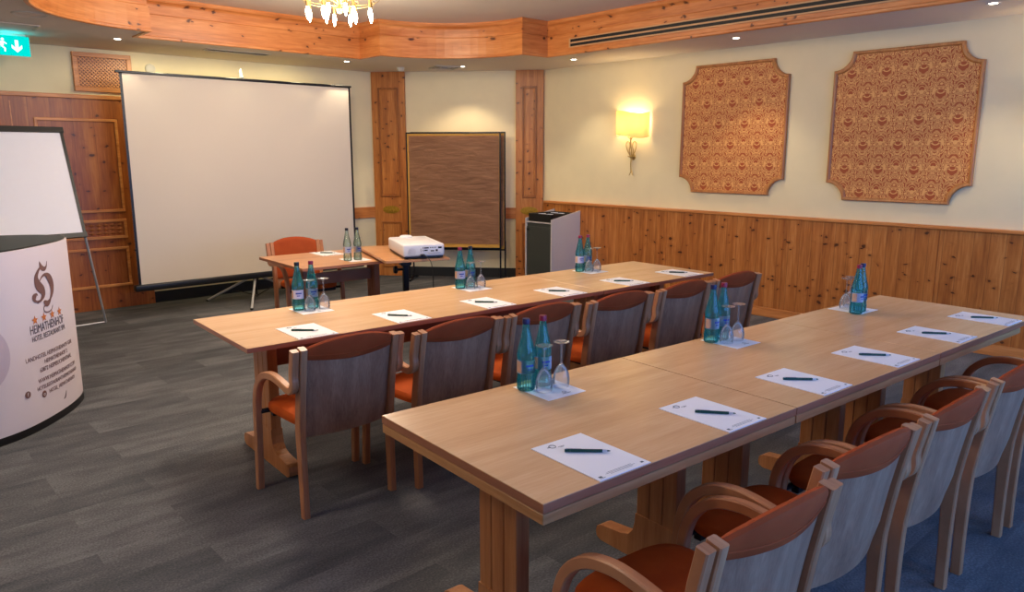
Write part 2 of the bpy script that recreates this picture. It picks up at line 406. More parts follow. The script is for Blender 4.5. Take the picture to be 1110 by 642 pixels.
# ------------------------------------------------------------------ room
XR, YF, XL, YB = 6.945, 8.739, -2.6, -1.7
SOF, CEIL = 2.688, 3.05
CX, CY = 5.451, 8.739       # where the corner wall leaves the front wall
DX, DY = 6.945, 7.032       # where it meets the right wall
floor = B(); box(floor, XL-0.1, XR+0.1, YB-0.1, YF+0.1, -0.1, 0)
struct('floor', floor, 'carpet', 'grey plank patterned carpet floor', cat='floor')
b = B(); box(b, XL-0.1, XR+0.1, YB-0.1, YF+0.1, CEIL, CEIL+0.1)
struct('ceiling', b, 'ceiling', 'raised flat ceiling field inside the wooden cornice', cat='ceiling')
b = B(); box(b, XR, XR+0.12, YB, YF+0.1, 0, CEIL)
struct('wall_right', b, 'wall', 'cream painted right wall above the pine wainscot', cat='wall')
b = B(); box(b, XL, XR, YF, YF+0.12, 0, CEIL)
struct('wall_front', b, 'wall', 'cream painted front wall behind the projection screen', cat='wall')
b = B(); box(b, XL-0.12, XL, YB, YF+0.1, 0, CEIL)
struct('wall_left', b, 'wall', 'cream painted left wall', cat='wall')
# rear wall with two window openings
b = B()
wins = [(0.3, 2.9), (3.5, 6.3)]; WZ0, WZ1 = 0.75, 2.35
box(b, XL, XR, YB-0.12, YB, 0, WZ0); box(b, XL, XR, YB-0.12, YB, WZ1, CEIL)
xs = XL
for (a0, a1) in wins: box(b, xs, a0, YB-0.12, YB, WZ0, WZ1); xs = a1
box(b, xs, XR, YB-0.12, YB, WZ0, WZ1)
struct('wall_rear', b, 'pine_door', 'wood clad rear wall with two windows', cat='wall')
for i, (a0, a1) in enumerate(wins):
    b = B(); f = 0.06
    box(b, a0, a1, YB-0.09, YB-0.03, WZ0, WZ0+f); box(b, a0, a1, YB-0.09, YB-0.03, WZ1-f, WZ1)
    for xx in (a0, (a0+a1)/2-f/2, a1-f): box(b, xx, xx+f, YB-0.09, YB-0.03, WZ0+f, WZ1-f)
    w = struct('window_%d' % (i+1), b, 'pine_plain', 'rear window with wooden frame', cat='window')
    p = B(); box(p, a0+f, (a0+a1)/2-f/2, YB-0.065, YB-0.055, WZ0+f, WZ1-f); box(p, (a0+a1)/2+f/2, a1-f, YB-0.065, YB-0.055, WZ0+f, WZ1-f)
    obj('pane', p, 'sky_pane', w)
# diagonal corner wall
dvec = Vector((DX-CX, DY-CY, 0)); DL = dvec.length; du = dvec.normalized(); dn = Vector((-du.y, du.x, 0))
if dn.dot(Vector((-1, -1, 0))) < 0: dn = -dn           # into the room
ANG = math.atan2(du.y, du.x)
DM = Matrix.Translation((CX, CY, 0)) @ Matrix.Rotation(ANG, 4, 'Z')   # local x along wall, local -y into the room
SGN = 1 if (Matrix.Rotation(ANG, 3, 'Z') @ Vector((0, 1, 0))).dot(dn) > 0 else -1
def dstruct(name, bm, mat, label, cat='trim'):
    return struct(name, bm, mat, label, cat=cat, loc=(CX, CY, 0), rot=(0, 0, ANG))
b = B(); box(b, -0.12, DL+0.12, 0 if SGN < 0 else -0.12, 0.12 if SGN < 0 else 0, 0, CEIL)
dstruct('wall_corner', b, 'wall', 'cream painted angled corner wall behind the brown pinboard', 'wall')
IN = SGN    # local y sign pointing into the room
def dbox(bm, x0, x1, d0, d1, z0, z1, bev=0):
    ya, yb = sorted((IN*d0, IN*d1)); return box(bm, x0, x1, ya, yb, z0, z1, bev)
# pillars (kept as wooden trim of the room)
def pillar(name, x0, x1, label):
    b = B(); t = 0.05
    dbox(b, x0, x1, 0, t, 0, SOF, 0.003)
    o = dstruct(name, b, 'pine_v', label, 'pillar')
    m = 0.085
    for z0, z1 in ((1.07, SOF-0.2), (0.12, 0.74)):
        c = B(); g = 0.022
        dbox(c, x0+m, x1-m, t-0.002, t+0.016, z0, z0+g, 0.004); dbox(c, x0+m, x1-m, t-0.002, t+0.016, z1-g, z1, 0.004)
        dbox(c, x0+m, x0+m+g, t-0.002, t+0.018, z0, z1, 0.004); dbox(c, x1-m-g, x1-m, t-0.002, t+0.018, z0, z1, 0.004)
        obj('panel_moulding', c, 'pine_mould', o)
        c = B(); dbox(c, x0+m+g+0.012, x1-m-g-0.012, t-0.002, t+0.007, z0+g+0.012, z1-g-0.012, 0.004)
        obj('raised_panel', c, 'pine_v', o)
    # oval carved plate
    c = B(); cx = (x0+x1)/2; seg = 28
    for rx, rz, d0, d1 in ((0.115, 0.052, t, t+0.008), (0.085, 0.034, t+0.008, t+0.016), (0.045, 0.016, t+0.016, t+0.024)):
        prism(c, [(cx+rx*math.cos(2*PI*k/seg), 0.90+rz*math.sin(2*PI*k/seg)) for k in range(seg)], 'y', IN*d0, IN*d1)
    obj('oval_ornament', c, 'gold', o)
    return o
pillar('trim_1', 0.0, 0.447, 'tall panelled pine pillar left of the pinboard')
pillar('trim_2', DL-0.36, DL-0.002, 'tall panelled pine pillar behind the white cabinet')
b = B(); dbox(b, 0.447, DL-0.36, 0, 0.025, 0.79, 0.935, 0.003)
dstruct('trim_3', b, 'pine_h', 'horizontal pine rail behind the pinboard')
b = B(); box(b, 2.53, CX-0.02, YF-0.025, YF, 0.79, 0.935, 0.003)
struct('trim_4', b, 'pine_h', 'horizontal pine rail behind the projection screen', cat='trim')
b = B(); dbox(b, 0.447, DL-0.36, 0, 0.018, 0, 0.125, 0.002)
dstruct('baseboard_corner', b, 'base_black', 'black skirting under the pinboard', 'baseboard')
b = B(); box(b, 2.53, CX-0.04, YF-0.018, YF, 0, 0.125, 0.002)
struct('baseboard_front', b, 'base_black', 'black skirting under the projection screen', cat='baseboard')
# wainscot on the right wall
b = B(); box(b, XR-0.03, XR, YB, DY-0.03, 0.097, 1.005)
struct('trim_5', b, 'pine_wall_right', 'knotty pine board wainscot along the right wall', cat='wainscot')
b = B(); box(b, XR-0.052, XR, YB, DY-0.05, 1.005, 1.037, 0.006)
struct('trim_6', b, 'pine_plain', 'pine cap rail on top of the right wainscot', cat='trim')
b = B()
for yy in (6.42, 5.02, 3.62, 2.22, 0.82, -0.6): box(b, XR-0.034, XR-0.029, yy-0.004, yy+0.004, 0.1, 1.0)
struct('trim_7', b, 'pine_door', 'narrow joint strips in the right wainscot', cat='trim')
b = B(); box(b, XR-0.042, XR, YB, DY-0.045, 0, 0.094, 0.004)
struct('baseboard_right', b, 'pine_plain', 'plain pine skirting along the right wall', cat='baseboard')

# door / panelled wooden front on the left of the front wall
b = B(); box(b, -0.2, 2.53, YF-0.045, YF, 0, 2.226, 0.003)
door = struct('door_1', b, 'pine_door', 'panelled knotty pine door front behind the flipchart', cat='door')
yy = YF-0.045
def pmould(x0, x1, z0, z1, g=0.03):
    c = B()
    box(c, x0, x1, yy-0.014, yy+0.002, z0, z0+g, 0.004); box(c, x0, x1, yy-0.014, yy+0.002, z1-g, z1, 0.004)
    box(c, x0, x0+g, yy-0.012, yy+0.002, z0, z1, 0.004); box(c, x1-g, x1, yy-0.012, yy+0.002, z0, z1, 0.004)
    obj('panel_moulding', c, 'pine_plain', door)
for (xa, xb) in ((1.56, 2.31), (0.42, 1.17)):
    pmould(xa, xb, 1.03, 1.99); pmould(xa, xb, 0.75, 0.955); pmould(xa, xb, 0.235, 0.66)
    c = B()      # carved diamond field
    n = 10; w = (xb-xa-0.08)/n
    for i in range(n):
        for j in range(3):
            x0 = xa+0.04+i*w+w/2; z0 = 0.79+j*0.043+0.02
            v = [c.verts.new((x0+a, yy-0.001, z0+d)) for a, d in ((-w/2, 0), (0, 0.021), (w/2, 0), (0, -0.021))]
            t = c.verts.new((x0, yy-0.01, z0))
            for k in range(4): c.faces.new([v[k], v[(k+1) % 4], t])
    obj('carved_band', c, 'pine_door', door)
c = B(); box(c, 1.375, 1.383, yy-0.003, yy+0.002, 0.02, 2.14); box(c, -0.2, 2.53, yy-0.02, yy+0.001, 2.185, 2.226, 0.004)
obj('door_joint', c, 'pine_plain', door)
b = B(); box(b, 1.25, 1.32, yy-0.012, yy, 0.98, 1.14, 0.004); tube(b, [(1.285, yy-0.01, 1.09), (1.285, yy-0.05, 1.09), (1.18, yy-0.055, 1.09)], 0.009)
obj('door_handle', b, 'brass', door)

# ------------------------------------------------------------------ lowered ceiling border + wooden cornice
def arc(cx, cy, r, a0, a1, n):
    return [(cx+r*math.cos(R(a0+(a1-a0)*k/n)), cy+r*math.sin(R(a0+(a1-a0)*k/n))) for k in range(n+1)]
def outline(off=0.0):
    # opening of the raised ceiling, ccw; off > 0 grows it outwards
    o = off; ra = 1.085+o
    pts = [(6.01+o, -0.95-o), (6.01+o, 6.035+o)]
    pts += [(p[0], p[1]) for p in arc(4.545, 6.05, ra, 0, 90, 18) if True]
    pts[2] = (4.545+ra, 6.035+o)
    pts[-1] = (4.565+o, 6.05+ra)
    pts += [(4.565+o, 7.55+o), (2.24-o, 7.55+o), (2.24-o, 6.05+ra)]
    pts += arc(2.24, 6.05, ra, 90, 180, 18)[1:-1] + [(2.24-ra, 6.035+o), (0.78-o, 6.035+o), (0.78-o, -0.95-o)]
    return pts
out0 = outline(0)
b = B()
for z in (SOF,):
    inner = [b.verts.new((p[0], p[1], z)) for p in outline(0.012)]
    rim = [(XL-0.1, YB-0.1), (XR+0.1, YB-0.1), (XR+0.1, YF+0.1), (XL-0.1, YF+0.1)]
    outer = [b.verts.new((p[0], p[1], z)) for p in rim]
    ee = [b.edges.new((inner[i], inner[(i+1) % len(inner)])) for i in range(len(inner))]
    ee += [b.edges.new((outer[i], outer[(i+1) % 4])) for i in range(4)]
    bmesh.ops.triangle_fill(b, edges=ee, use_beauty=True)
    fs = b.faces[:]
    r = bmesh.ops.extrude_face_region(b, geom=fs)
    bmesh.ops.translate(b, vec=(0, 0, 0.03), verts=[g for g in r['geom'] if isinstance(g, bmesh.types.BMVert)])
struct('ceiling.001', b, 'ceiling', 'lowered ceiling border around the room', cat='ceiling')
def cornice(name, prof, mat, label):
    """prof: list of (offset outwards, z); closed loop swept along the outline"""
    b = B(); rings = [[(p[0], p[1], z) for p in outline(o)] for o, z in prof]
    vs = [[b.verts.new(p) for p in r] for r in rings]; n = len(vs[0]); m = len(vs)
    for i in range(m):
        a, c = vs[i], vs[(i+1) % m]
        for k in range(n): b.faces.new([a[k], a[(k+1) % n], c[(k+1) % n], c[k]])
    return struct(name, b, mat, label, cat='cornice')
cornice('trim_8', [(0.0, SOF-0.012), (-0.006, SOF-0.006), (-0.006, SOF+0.012), (0.0, SOF+0.018), (0.0, 2.893), (0.03, 2.893), (0.03, SOF-0.012)], 'pine_h', 'lower pine board of the ceiling cornice')
cornice('trim_9', [(0.022, 2.893), (0.014, 2.902), (0.012, 2.985), (0.004, 3.0), (-0.014, 3.012), (-0.022, 3.03), (-0.022, 3.0495), (0.05, 3.0495), (0.05, 2.893)], 'pine_h', 'upper pine moulding of the ceiling cornice')

# long linear air vent in the right cornice
t = thing('linear_air_vent', 'long cream slotted air vent in the right wooden cornice', 'vent', (6.004, 3.7, 2.79))
b = B(); box(b, -0.012, 0.004, -1.95, 2.0, -0.047, -0.036); box(b, -0.012, 0.004, -1.95, 2.0, 0.036, 0.047); box(b, -0.012, 0.004, -1.95, -1.935, -0.036, 0.036); box(b, -0.012, 0.004, 1.985, 2.0, -0.036, 0.036)
box(b, -0.01, 0.004, -1.935, 1.985, -0.007, 0.007)
obj('frame', b, 'vent_tan', t)
b = B(); box(b, -0.003, 0.005, -1.935, 1.985, 0.007, 0.036); box(b, -0.003, 0.005, -1.935, 1.985, -0.036, -0.007)
obj('dark_slot', b, 'slot', t)

# ------------------------------------------------------------------ ceiling fittings
def downlight(x, y, label, watts=14, blend=0.6, size=95):
    t = thing('recessed_downlight', label, 'downlight', (x, y, SOF), 0, 'recessed downlights in the lowered ceiling')
    b = B(); lathe(b, [(0.030, -0.001), (0.047, -0.004), (0.05, 0.0), (0.048, 0.004), (0.030, 0.004), (0.030, -0.001)], 20); obj('trim_ring', b, 'chrome', t, True)
    b = B(); lathe(b, [(0, -0.002), (0.028, -0.002), (0.029, 0.002), (0, 0.002)], 20); obj('lens', b, 'spot_lens', t)
    l = bpy.data.lights.new('downlight', 'SPOT'); l.energy = watts; l.color = (1, 0.82, 0.56); l.spot_size = R(size); l.spot_blend = blend; l.shadow_soft_size = 0.03
    o = bpy.data.objects.new('downlight_beam', l); C.objects.link(o); o.location = (x, y, SOF-0.03); return t
downlight(6.422, 6.03, 'recessed downlight at the corner of the right cornice', 22)
downlight(6.384, 3.943, 'recessed downlight above the left damask panel', 22)
downlight(6.306, 1.837, 'recessed downlight above the right damask panel', 22)
downlight(5.92, 7.42, 'recessed downlight in front of the pinboard wall', 26, 0.5, 110)
downlight(4.612, 7.922, 'recessed downlight to the left of the left pillar', 22)
downlight(2.16, 7.851, 'recessed downlight above the lattice grille', 8)
t = thing('ceiling_vent', 'square white ceiling vent above the pinboard', 'vent', (5.80, 7.62, SOF), R(-20))
b = B()
for s in (0.16, 0.115, 0.07):
    for (x0, x1, y0, y1) in ((-s, s, -s, -s+0.018), (-s, s, s-0.018, s), (-s, -s+0.018, -s, s), (s-0.018, s, -s, s)): box(b, x0, x1, y0, y1, -0.012, 0.0)
obj('grille', b, 'vent_white', t)
b = B(); box(b, -0.158, 0.158, -0.158, 0.158, -0.003, 0.001); obj('backing', b, 'slot', t)
b = B(); lathe(b, [(0, -0.045), (0.03, -0.045), (0.045, -0.03), (0.05, 0), (0, 0)], 20)
tag(obj('smoke_detector', b, 'clock', None, True, (5.42, 8.02, SOF)), 'small white round smoke detector beside the left pillar top', 'smoke detector')
t = thing('ceiling_speaker', 'round flat ceiling speaker in the lowered ceiling at far left', 'speaker', (1.30, 6.93, SOF))
b = B(); lathe(b, [(0.10, -0.001), (0.115, -0.008), (0.125, 0), (0.1, 0.0)], 28); obj('rim', b, 'vent_white', t, True)
b = B(); lathe(b, [(0, -0.004), (0.1, -0.002), (0.1, 0.001), (0, 0.001)], 28); obj('mesh_cover', b, 'ceiling', t)
t = thing('ceiling_hatch', 'flat rectangular hatch in the lowered ceiling above the exit sign', 'hatch', (1.25, 7.6, SOF))
b = B(); box(b, -0.3, 0.22, -0.12, 0.12, -0.006, 0.0, 0.002); obj('panel', b, 'ceiling', t)
b = B(); box(b, 0.20, 0.22, -0.12, 0.12, -0.012, -0.006); obj('edge_strip', b, 'vent_white', t)
t = thing('wall_washer', 'slim recessed wall washer lighting the wall above the screen', 'light fitting', (3.35, 7.98, SOF))
b = B(); box(b, -0.34, 0.34, -0.07, -0.058, -0.006, 0.0); box(b, -0.34, 0.34, 0.058, 0.07, -0.006, 0); box(b, -0.34, -0.328, -0.058, 0.058, -0.006, 0); box(b, 0.328, 0.34, -0.058, 0.058, -0.006, 0); obj('frame', b, 'vent_white', t)
b = B(); box(b, -0.328, 0.328, -0.058, 0.058, -0.002, 0.001); obj('diffuser', b, 'slot', t)

# exit sign
t = thing('exit_sign', 'glowing teal emergency exit sign hanging at far left', 'exit sign', (1.335, 8.15, 2.50))
b = B(); box(b, -0.165, 0.165, -0.012, 0.012, 0, 0.17, 0.002); obj('panel', b, 'exit_green', t)
b = B(); box(b, -0.14, 0.14, -0.02, 0.02, 0.17, 0.188, 0.003); obj('mounting_rail', b, 'vent_white', t)
b = B()     # down arrow
prism(b, [(0.065-0.013, 0.135), (0.065+0.013, 0.135), (0.065+0.013, 0.07), (0.065+0.04, 0.095), (0.065+0.04, 0.065), (0.065, 0.028), (0.065-0.04, 0.065), (0.065-0.04, 0.095), (0.065-0.013, 0.07)], 'y', -0.0145, -0.0118)
obj('arrow_symbol', b, 'exit_white', t)
b = B()     # running man and door
seg = 12
prism(b, [(-0.04+0.012*math.cos(2*PI*k/seg), 0.135+0.012*math.sin(2*PI*k/seg)) for k in range(seg)], 'y', -0.0145, -0.0118)
for poly in ([(-0.055, 0.12), (-0.03, 0.12), (-0.035, 0.08), (-0.06, 0.08)], [(-0.03, 0.118), (-0.008, 0.10), (-0.012, 0.092), (-0.034, 0.105)], [(-0.055, 0.118), (-0.08, 0.1), (-0.075, 0.092), (-0.05, 0.105)], [(-0.045, 0.082), (-0.02, 0.06), (-0.022, 0.03), (-0.034, 0.03), (-0.034, 0.055), (-0.058, 0.075)], [(-0.06, 0.082), (-0.07, 0.05), (-0.1, 0.04), (-0.1, 0.052), (-0.08, 0.06), (-0.072, 0.085)], [(-0.14, 0.02), (-0.11, 0.02), (-0.11, 0.15), (-0.14, 0.15)]):
    prism(b, poly, 'y', -0.0145, -0.0118)
obj('running_figure_symbol', b, 'exit_white', t)

# wooden lattice grille on the front wall
t = thing('lattice_grille', 'square wooden lattice grille on the wall above the door', 'grille', (2.23, YF-0.001, 2.26))
b = B(); W2, H2, f = 0.275, 0.385, 0.045
box(b, -W2, W2, -0.04, 0, 0, f, 0.003); box(b, -W2, W2, -0.04, 0, H2-f, H2, 0.003); box(b, -W2, -W2+f, -0.04, 0, f, H2-f, 0.003); box(b, W2-f, W2, -0.04, 0, f, H2-f, 0.003)
obj('frame', b, 'pine_plain', t)
b = B(); x0, x1, z0, z1 = -W2+f, W2-f, f, H2-f
for s in (1, -1):
    c = -1.0
    while c < 1.6:
        # line z = s*x + c
        pts = []
        for x in (x0, x1):
            z = s*x+c
            if z0 <= z <= z1: pts.append((x, z))
        for z in (z0, z1):
            x = (z-c)/s
            if x0 < x < x1: pts.append((x, z))
        if len(pts) == 2:
            a, d = Vector(pts[0]), Vector(pts[1]); q = (d-a)
            if q.length > 0.01:
                nn = Vector((-q.y, q.x)).normalized()*0.0055; y0 = -0.02 if s > 0 else -0.026
                prism(b, [tuple(a+nn), tuple(d+nn), tuple(d-nn), tuple(a-nn)], 'y', y0, y0-0.006)
        c += 0.036
obj('lattice', b, 'pine_plain', t)
b = B(); box(b, x0, x1, -0.012, -0.002, z0, z1); obj('backing', b, 'desk_dark', t)
b = B()
tmp = B(); lathe(tmp, [(0, 0.03), (0.035, 0.03), (0.05, 0.02), (0.055, 0), (0, 0)], 24); merge(b, tmp, Matrix.Rotation(R(90), 4, 'X'))
tag(obj('round_thermostat', b, 'clock', None, True, (2.70, YF+0.002, 2.53)), 'small round white thermostat on the wall above the screen', 'thermostat')

# ------------------------------------------------------------------ chandelier
CHX, CHY, CHZ = 3.33, 5.80, 2.80
t = thing('brass_chandelier', 'brass ceiling chandelier with downward candle bulbs', 'chandelier', (CHX, CHY, 0))
b = B(); lathe(b, [(0, CEIL-0.04), (0.05, CEIL-0.035), (0.09, CEIL-0.012), (0.095, CEIL), (0, CEIL)], 28); obj('canopy', b, 'brass', t, True)
b = B(); lathe(b, [(0, CHZ-0.02), (0.02, CHZ-0.01), (0.028, CHZ+0.02), (0.012, CHZ+0.05), (0.010, CEIL-0.03), (0, CEIL-0.03)], 16); obj('stem', b, 'brass', t, True)
b = B()
def circ(r, z, n=40): return [(r*math.cos(2*PI*k/n), r*math.sin(2*PI*k/n), z) for k in range(n)]
tube(b, circ(0.29, CHZ+0.075), 0.0035, 6, True); tube(b, circ(0.33, CHZ+0.105), 0.003, 6, True); tube(b, circ(0.16, CHZ+0.07), 0.003, 6, True)
obj('ring', b, 'brass', t, True)
for k in range(12):
    a = 2*PI*(k+0.35)/12; r = 0.262 if k % 3 else 0.17
    bx, by = r*math.cos(a), r*math.sin(a)
    b = B(); tube(b, crom([(0, 0, CHZ+0.05), (bx*0.4, by*0.4, CHZ+0.11), (bx*0.85, by*0.85, CHZ+0.12), (bx, by, CHZ+0.09)], 5), 0.004, 6); arm = obj('arm', b, 'brass', t, True)
    b = B(); lathe(b, [(0, CHZ+0.095), (0.013, CHZ+0.09), (0.013, CHZ+0.02), (0.0, CHZ+0.02)], 12, (bx, by, 0)); obj('candle_sleeve', b, 'brass', t, True)
    b = B(); lathe(b, [(0, CHZ+0.022), (0.009, CHZ+0.02), (0.0165, CHZ-0.012), (0.0165, CHZ-0.03), (0.009, CHZ-0.06), (0.0, CHZ-0.082)], 14, (bx, by, 0)); obj('bulb', b, 'bulb', t, True)

# ------------------------------------------------------------------ wall sconces
def sconce(y, label, watts=2.9):
    t = thing('wall_sconce', label, 'wall lamp', (XR, y, 0), 0, 'brass wall sconces on the right wall')
    # local: wall plane at x=0, room towards -x
    b = B(); n = 22; rows = []
    HW, D = 0.225, 0.125
    ring0, ring1 = [], []
    for k in range(n+1):
        u = -1+2*k/n
        yy = HW*math.sin(u*PI/2); xx = -D*math.cos(u*PI/2)**0.75-0.012 if abs(u) < 0.999 else -0.012
        top = 2.105-0.022*math.sin(u*PI*0.95)*-1+0.0; bot = 1.835+0.022*math.sin(u*PI*0.95)
        ring0.append(Vector((xx, yy, bot))); ring1.append(Vector((xx, yy, top)))
    vs = []
    for k in range(n+1):
        c = Vector((0.0, 0, 0)); p0, p1 = ring0[k], ring1[k]
        inn = Vector((-p0.x, -p0.y, 0)).normalized()*0.003
        vs.append([b.verts.new(p0), b.verts.new(p1), b.verts.new(p1+inn), b.verts.new(p0+inn)])
    for a, c in zip(vs, vs[1:]):
        for j in range(4): b.faces.new([a[j], a[(j+1) % 4], c[(j+1) % 4], c[j]])
    b.faces.new(vs[0]); b.faces.new(vs[-1][::-1])
    obj('lamp_shade', b, 'shade', t, True)
    b = B(); tube(b, ring1, 0.0025, 6); tube(b, ring0, 0.0025, 6); obj('shade_rim', b, 'brass', t, True)
    b = B()
    tube(b, crom([(-0.03, 0, 1.42), (-0.035, 0.008, 1.52), (-0.04, -0.006, 1.64), (-0.05, 0.004, 1.74), (-0.06, 0, 1.82), (-0.06, 0, 1.88)], 5), 0.0075, 8)
    for s in (1, -1):
        tube(b, crom([(-0.035, s*0.004, 1.60), (-0.04, s*0.05, 1.66), (-0.045, s*0.075, 1.735), (-0.045, s*0.055, 1.775), (-0.045, s*0.028, 1.765), (-0.045, s*0.018, 1.72), (-0.04, s*0.03, 1.66), (-0.035, s*0.01, 1.58)], 6), 0.0055, 7)
        tube(b, crom([(-0.03, 0, 1.45), (-0.034, s*0.012, 1.42), (-0.036, s*0.028, 1.39)], 4), 0.005, 6)
        tube(b, crom([(-0.05, 0, 1.80), (-0.06, s*0.03, 1.82), (-0.062, s*0.06, 1.85), (-0.062, s*0.085, 1.865)], 4), 0.005, 6)
    tube(b, [(0, 0, 1.60), (-0.04, 0, 1.60)], 0.007, 8)
    tube(b, crom([(-0.04, 0.045, 1.61), (-0.05, 0, 1.60), (-0.04, -0.045, 1.61)], 4), 0.007, 7)
    obj('scroll_bracket', b, 'brass', t, True)
    b = B(); tmp = B(); lathe(tmp, [(0, 0.012), (0.03, 0.01), (0.035, 0), (0, 0)], 20); merge(b, tmp, Matrix.Translation((0, 0, 1.60)) @ Matrix.Rotation(R(-90), 4, 'Y')); obj('wall_plate', b, 'brass', t, True)
    for s in (1, -1):
        b = B(); lathe(b, [(0, 1.865), (0.011, 1.865), (0.011, 1.915), (0, 1.915)], 12, (-0.062, s*0.085, 0)); obj('candle_sleeve', b, 'clock', t)
        b = B(); lathe(b, [(0, 1.915), (0.010, 1.92), (0.017, 1.945), (0.012, 1.98), (0, 2.005)], 12, (-0.062, s*0.085, 0)); obj('bulb', b, 'bulb', t, True)
        l = bpy.data.lights.new('sconce_lamp', 'POINT'); l.energy = watts; l.color = (1, 0.76, 0.42); l.shadow_soft_size = 0.018
        o = bpy.data.objects.new('sconce_lamp', l); C.objects.link(o); o.location = (XR-0.062, y+s*0.085, 2.022)
    return t
sconce(5.55, 'lit brass wall sconce with parchment shade left of the damask panels')
sconce(1.33, 'lit brass wall sconce beyond the right damask panel')

# ------------------------------------------------------------------ damask wall panels
def damask(yc, zc, label):
    t = thing('damask_wall_panel', label, 'wall panel', (XR, yc, zc), 0, 'damask wall panels on the right wall')
    w, h, r = 0.607, 0.658, 0.158
    def outl(w, h, r, n=9):
        pts = []
        for sx, sz, a0 in ((1, -1, 180), (1, 1, 270), (-1, 1, 0), (-1, -1, 90)):
            cxx, czz = sx*w, sz*h
            for k in range(n+1):
                a = R(a0-90*k/n)
                pts.append((cxx+r*math.cos(a), czz+r*math.sin(a)))
        return pts
    # order check: corners run ccw
    def corners(w, h, r, n=9):
        res = []
        for (sx, sz) in ((1, -1), (1, 1), (-1, 1), (-1, -1)):
            cc = (sx*w, sz*h); seq = []
            for k in range(n+1):
                f = k/n*PI/2
                # arc from one edge to the other, bulging inwards
                dx, dz = -sx*math.cos(f)*r, -sz*math.sin(f)*r
                seq.append((cc[0]+dx, cc[1]+dz))
            # seq[0] lies on horizontal edge, seq[-1] on vertical edge
            if (sx, sz) in ((1, 1), (-1, -1)): seq = seq[::-1]
            res += seq
        return res
    fo = corners(w, h, r); fi = corners(w-0.03, h-0.03, r)
    n = len(fo); b = B()
    secs = [(fo, 0.0), (fo, -0.030), ([(a[0]*0.8+c[0]*0.2, a[1]*0.8+c[1]*0.2) for a, c in zip(fo, fi)], -0.036), ([(a[0]*0.3+c[0]*0.7, a[1]*0.3+c[1]*0.7) for a, c in zip(fo, fi)], -0.034), (fi, -0.026), (fi, 0.0)]
    vs = [[b.verts.new((d, p[0], p[1])) for p in s] for s, d in secs]; m = len(vs)
    for i in range(m):
        a, c = vs[i], vs[(i+1) % m]
        for k in range(n): b.faces.new([a[k], a[(k+1) % n], c[(k+1) % n], c[k]])
    obj('frame', b, 'pine_mould2', t)
    b = B(); prism(b, corners(w-0.028, h-0.028, r), 'x', -0.02, 0.0)
    obj('damask_fabric', b, 'damask', t)
damask(4.278, 1.887, 'orange damask wall panel with notched corners beside the sconce')
damask(2.630, 1.873, 'orange damask wall panel with notched corners at far right')

# ------------------------------------------------------------------ tables
def W2(T, x, y, z=0):
    c, s = math.cos(T[2]), math.sin(T[2]); return (T[0]+c*x-s*y, T[1]+s*x+c*y, z)
T1 = (1.341, 3.313, -0.052); T2 = (1.260, 1.269, -0.064)
ZT = 0.74
def trestle(x, yc, half, zt, pw=0.10, pt=0.055, boards=3):
    """post of vertical boards standing on a sled foot that runs along y; returns (post_bm, foot_bm)"""
    p = B(); bw = pw*2/boards
    for i in range(boards):
        y0 = yc-pw+i*bw
        box(p, x-pt/2, x+pt/2, y0+0.0015, y0+bw-0.0015, 0.06, zt, 0.003)
    box(p, x-pt/2+0.006, x+pt/2-0.006, yc-pw+0.002, yc+pw-0.002, 0.06, zt)
    f = B(); poly = []
    def half_prof(s):
        pts = [(0.0, 0.0), (half-0.03, 0.0), (half-0.005, 0.012), (half, 0.035), (half-0.006, 0.058), (half-0.028, 0.07), (pw+0.075, 0.082), (pw+0.035, 0.095), (pw+0.012, 0.122), (pw+0.003, 0.16), (pw, 0.2)]
        return [(yc+s*a, z) for a, z in pts]
    right = half_prof(1); left = half_prof(-1)
    poly = right+[(yc+pw*0.98, 0.2)]+[(yc-pw*0.98, 0.2)]+left[::-1][:-1]
    prism(f, poly, 'x', x-pt/2-0.004, x+pt/2+0.004)
    return p, f
def make_table(name, label, T, x0, x1, width, posts, double=True, stretcher=False, apron_x1=None, top='beech_top', edge='beech_edge', legm='beech_leg', z=ZT, foot=0.32, pw=0.10):
    t = thing(name, label, 'table', (T[0], T[1], 0), T[2])
    th = 0.028 if double else 0.024
    b = B(); box(b, x0+0.002, x1-0.002, 0.0, width, z-0.003, z, 0.0008); obj('tabletop', b, top, t)
    b = B(); box(b, x0+0.002, x1-0.002, 0.0, width, z-th, z-0.003, 0.0); obj('edge_band', b, edge, t)
    if double:
        ax = apron_x1 if apron_x1 else x1-0.004
        b = B(); box(b, x0+0.003, ax, 0.001, width-0.001, z-0.062, z-0.032, 0.0015); obj('extension_leaf', b, 'beech_under', t)
        b = B(); box(b, x0+0.02, ax-0.02, 0.015, width-0.015, z-0.033, z-0.026); obj('sliding_rail', b, 'slot', t)
        b = B(); box(b, x0+0.12, x1-0.12, 0.12, 0.16, z-0.1, z-0.0615); box(b, x0+0.12, x1-0.12, width-0.16, width-0.12, z-0.1, z-0.0615); obj('rail', b, 'beech_leg', t)
        zt = z-0.0615
    else:
        zt = z-th
    for px in posts:
        p, f = trestle(px, width/2, foot, zt, pw)
        po = obj('post', p, legm, t)
        obj('foot', f, legm, po)
    if stretcher:
        for a, c in stretcher:
            b = B(); box(b, a+0.03, c-0.03, width/2-0.013, width/2+0.013, zt-0.20, zt-0.10, 0.003); obj('stretcher', b, 'desk_dark', t)
    return t
make_table('conference_table', 'long beech table in the back row, its left section', T1, 0, 2.384, 0.814, (0.235, 2.14), double=False, stretcher=[(0.235, 2.14)])
make_table('conference_table', 'short beech table ending the back row near the wainscot', T1, 2.386, 3.591, 0.814, (2.62, 3.36), double=False, stretcher=[(2.62, 3.36)])
make_table('conference_table', 'beech extension table nearest the camera in the front row', T2, 0, 1.201, 0.854, (0.205, 0.99))
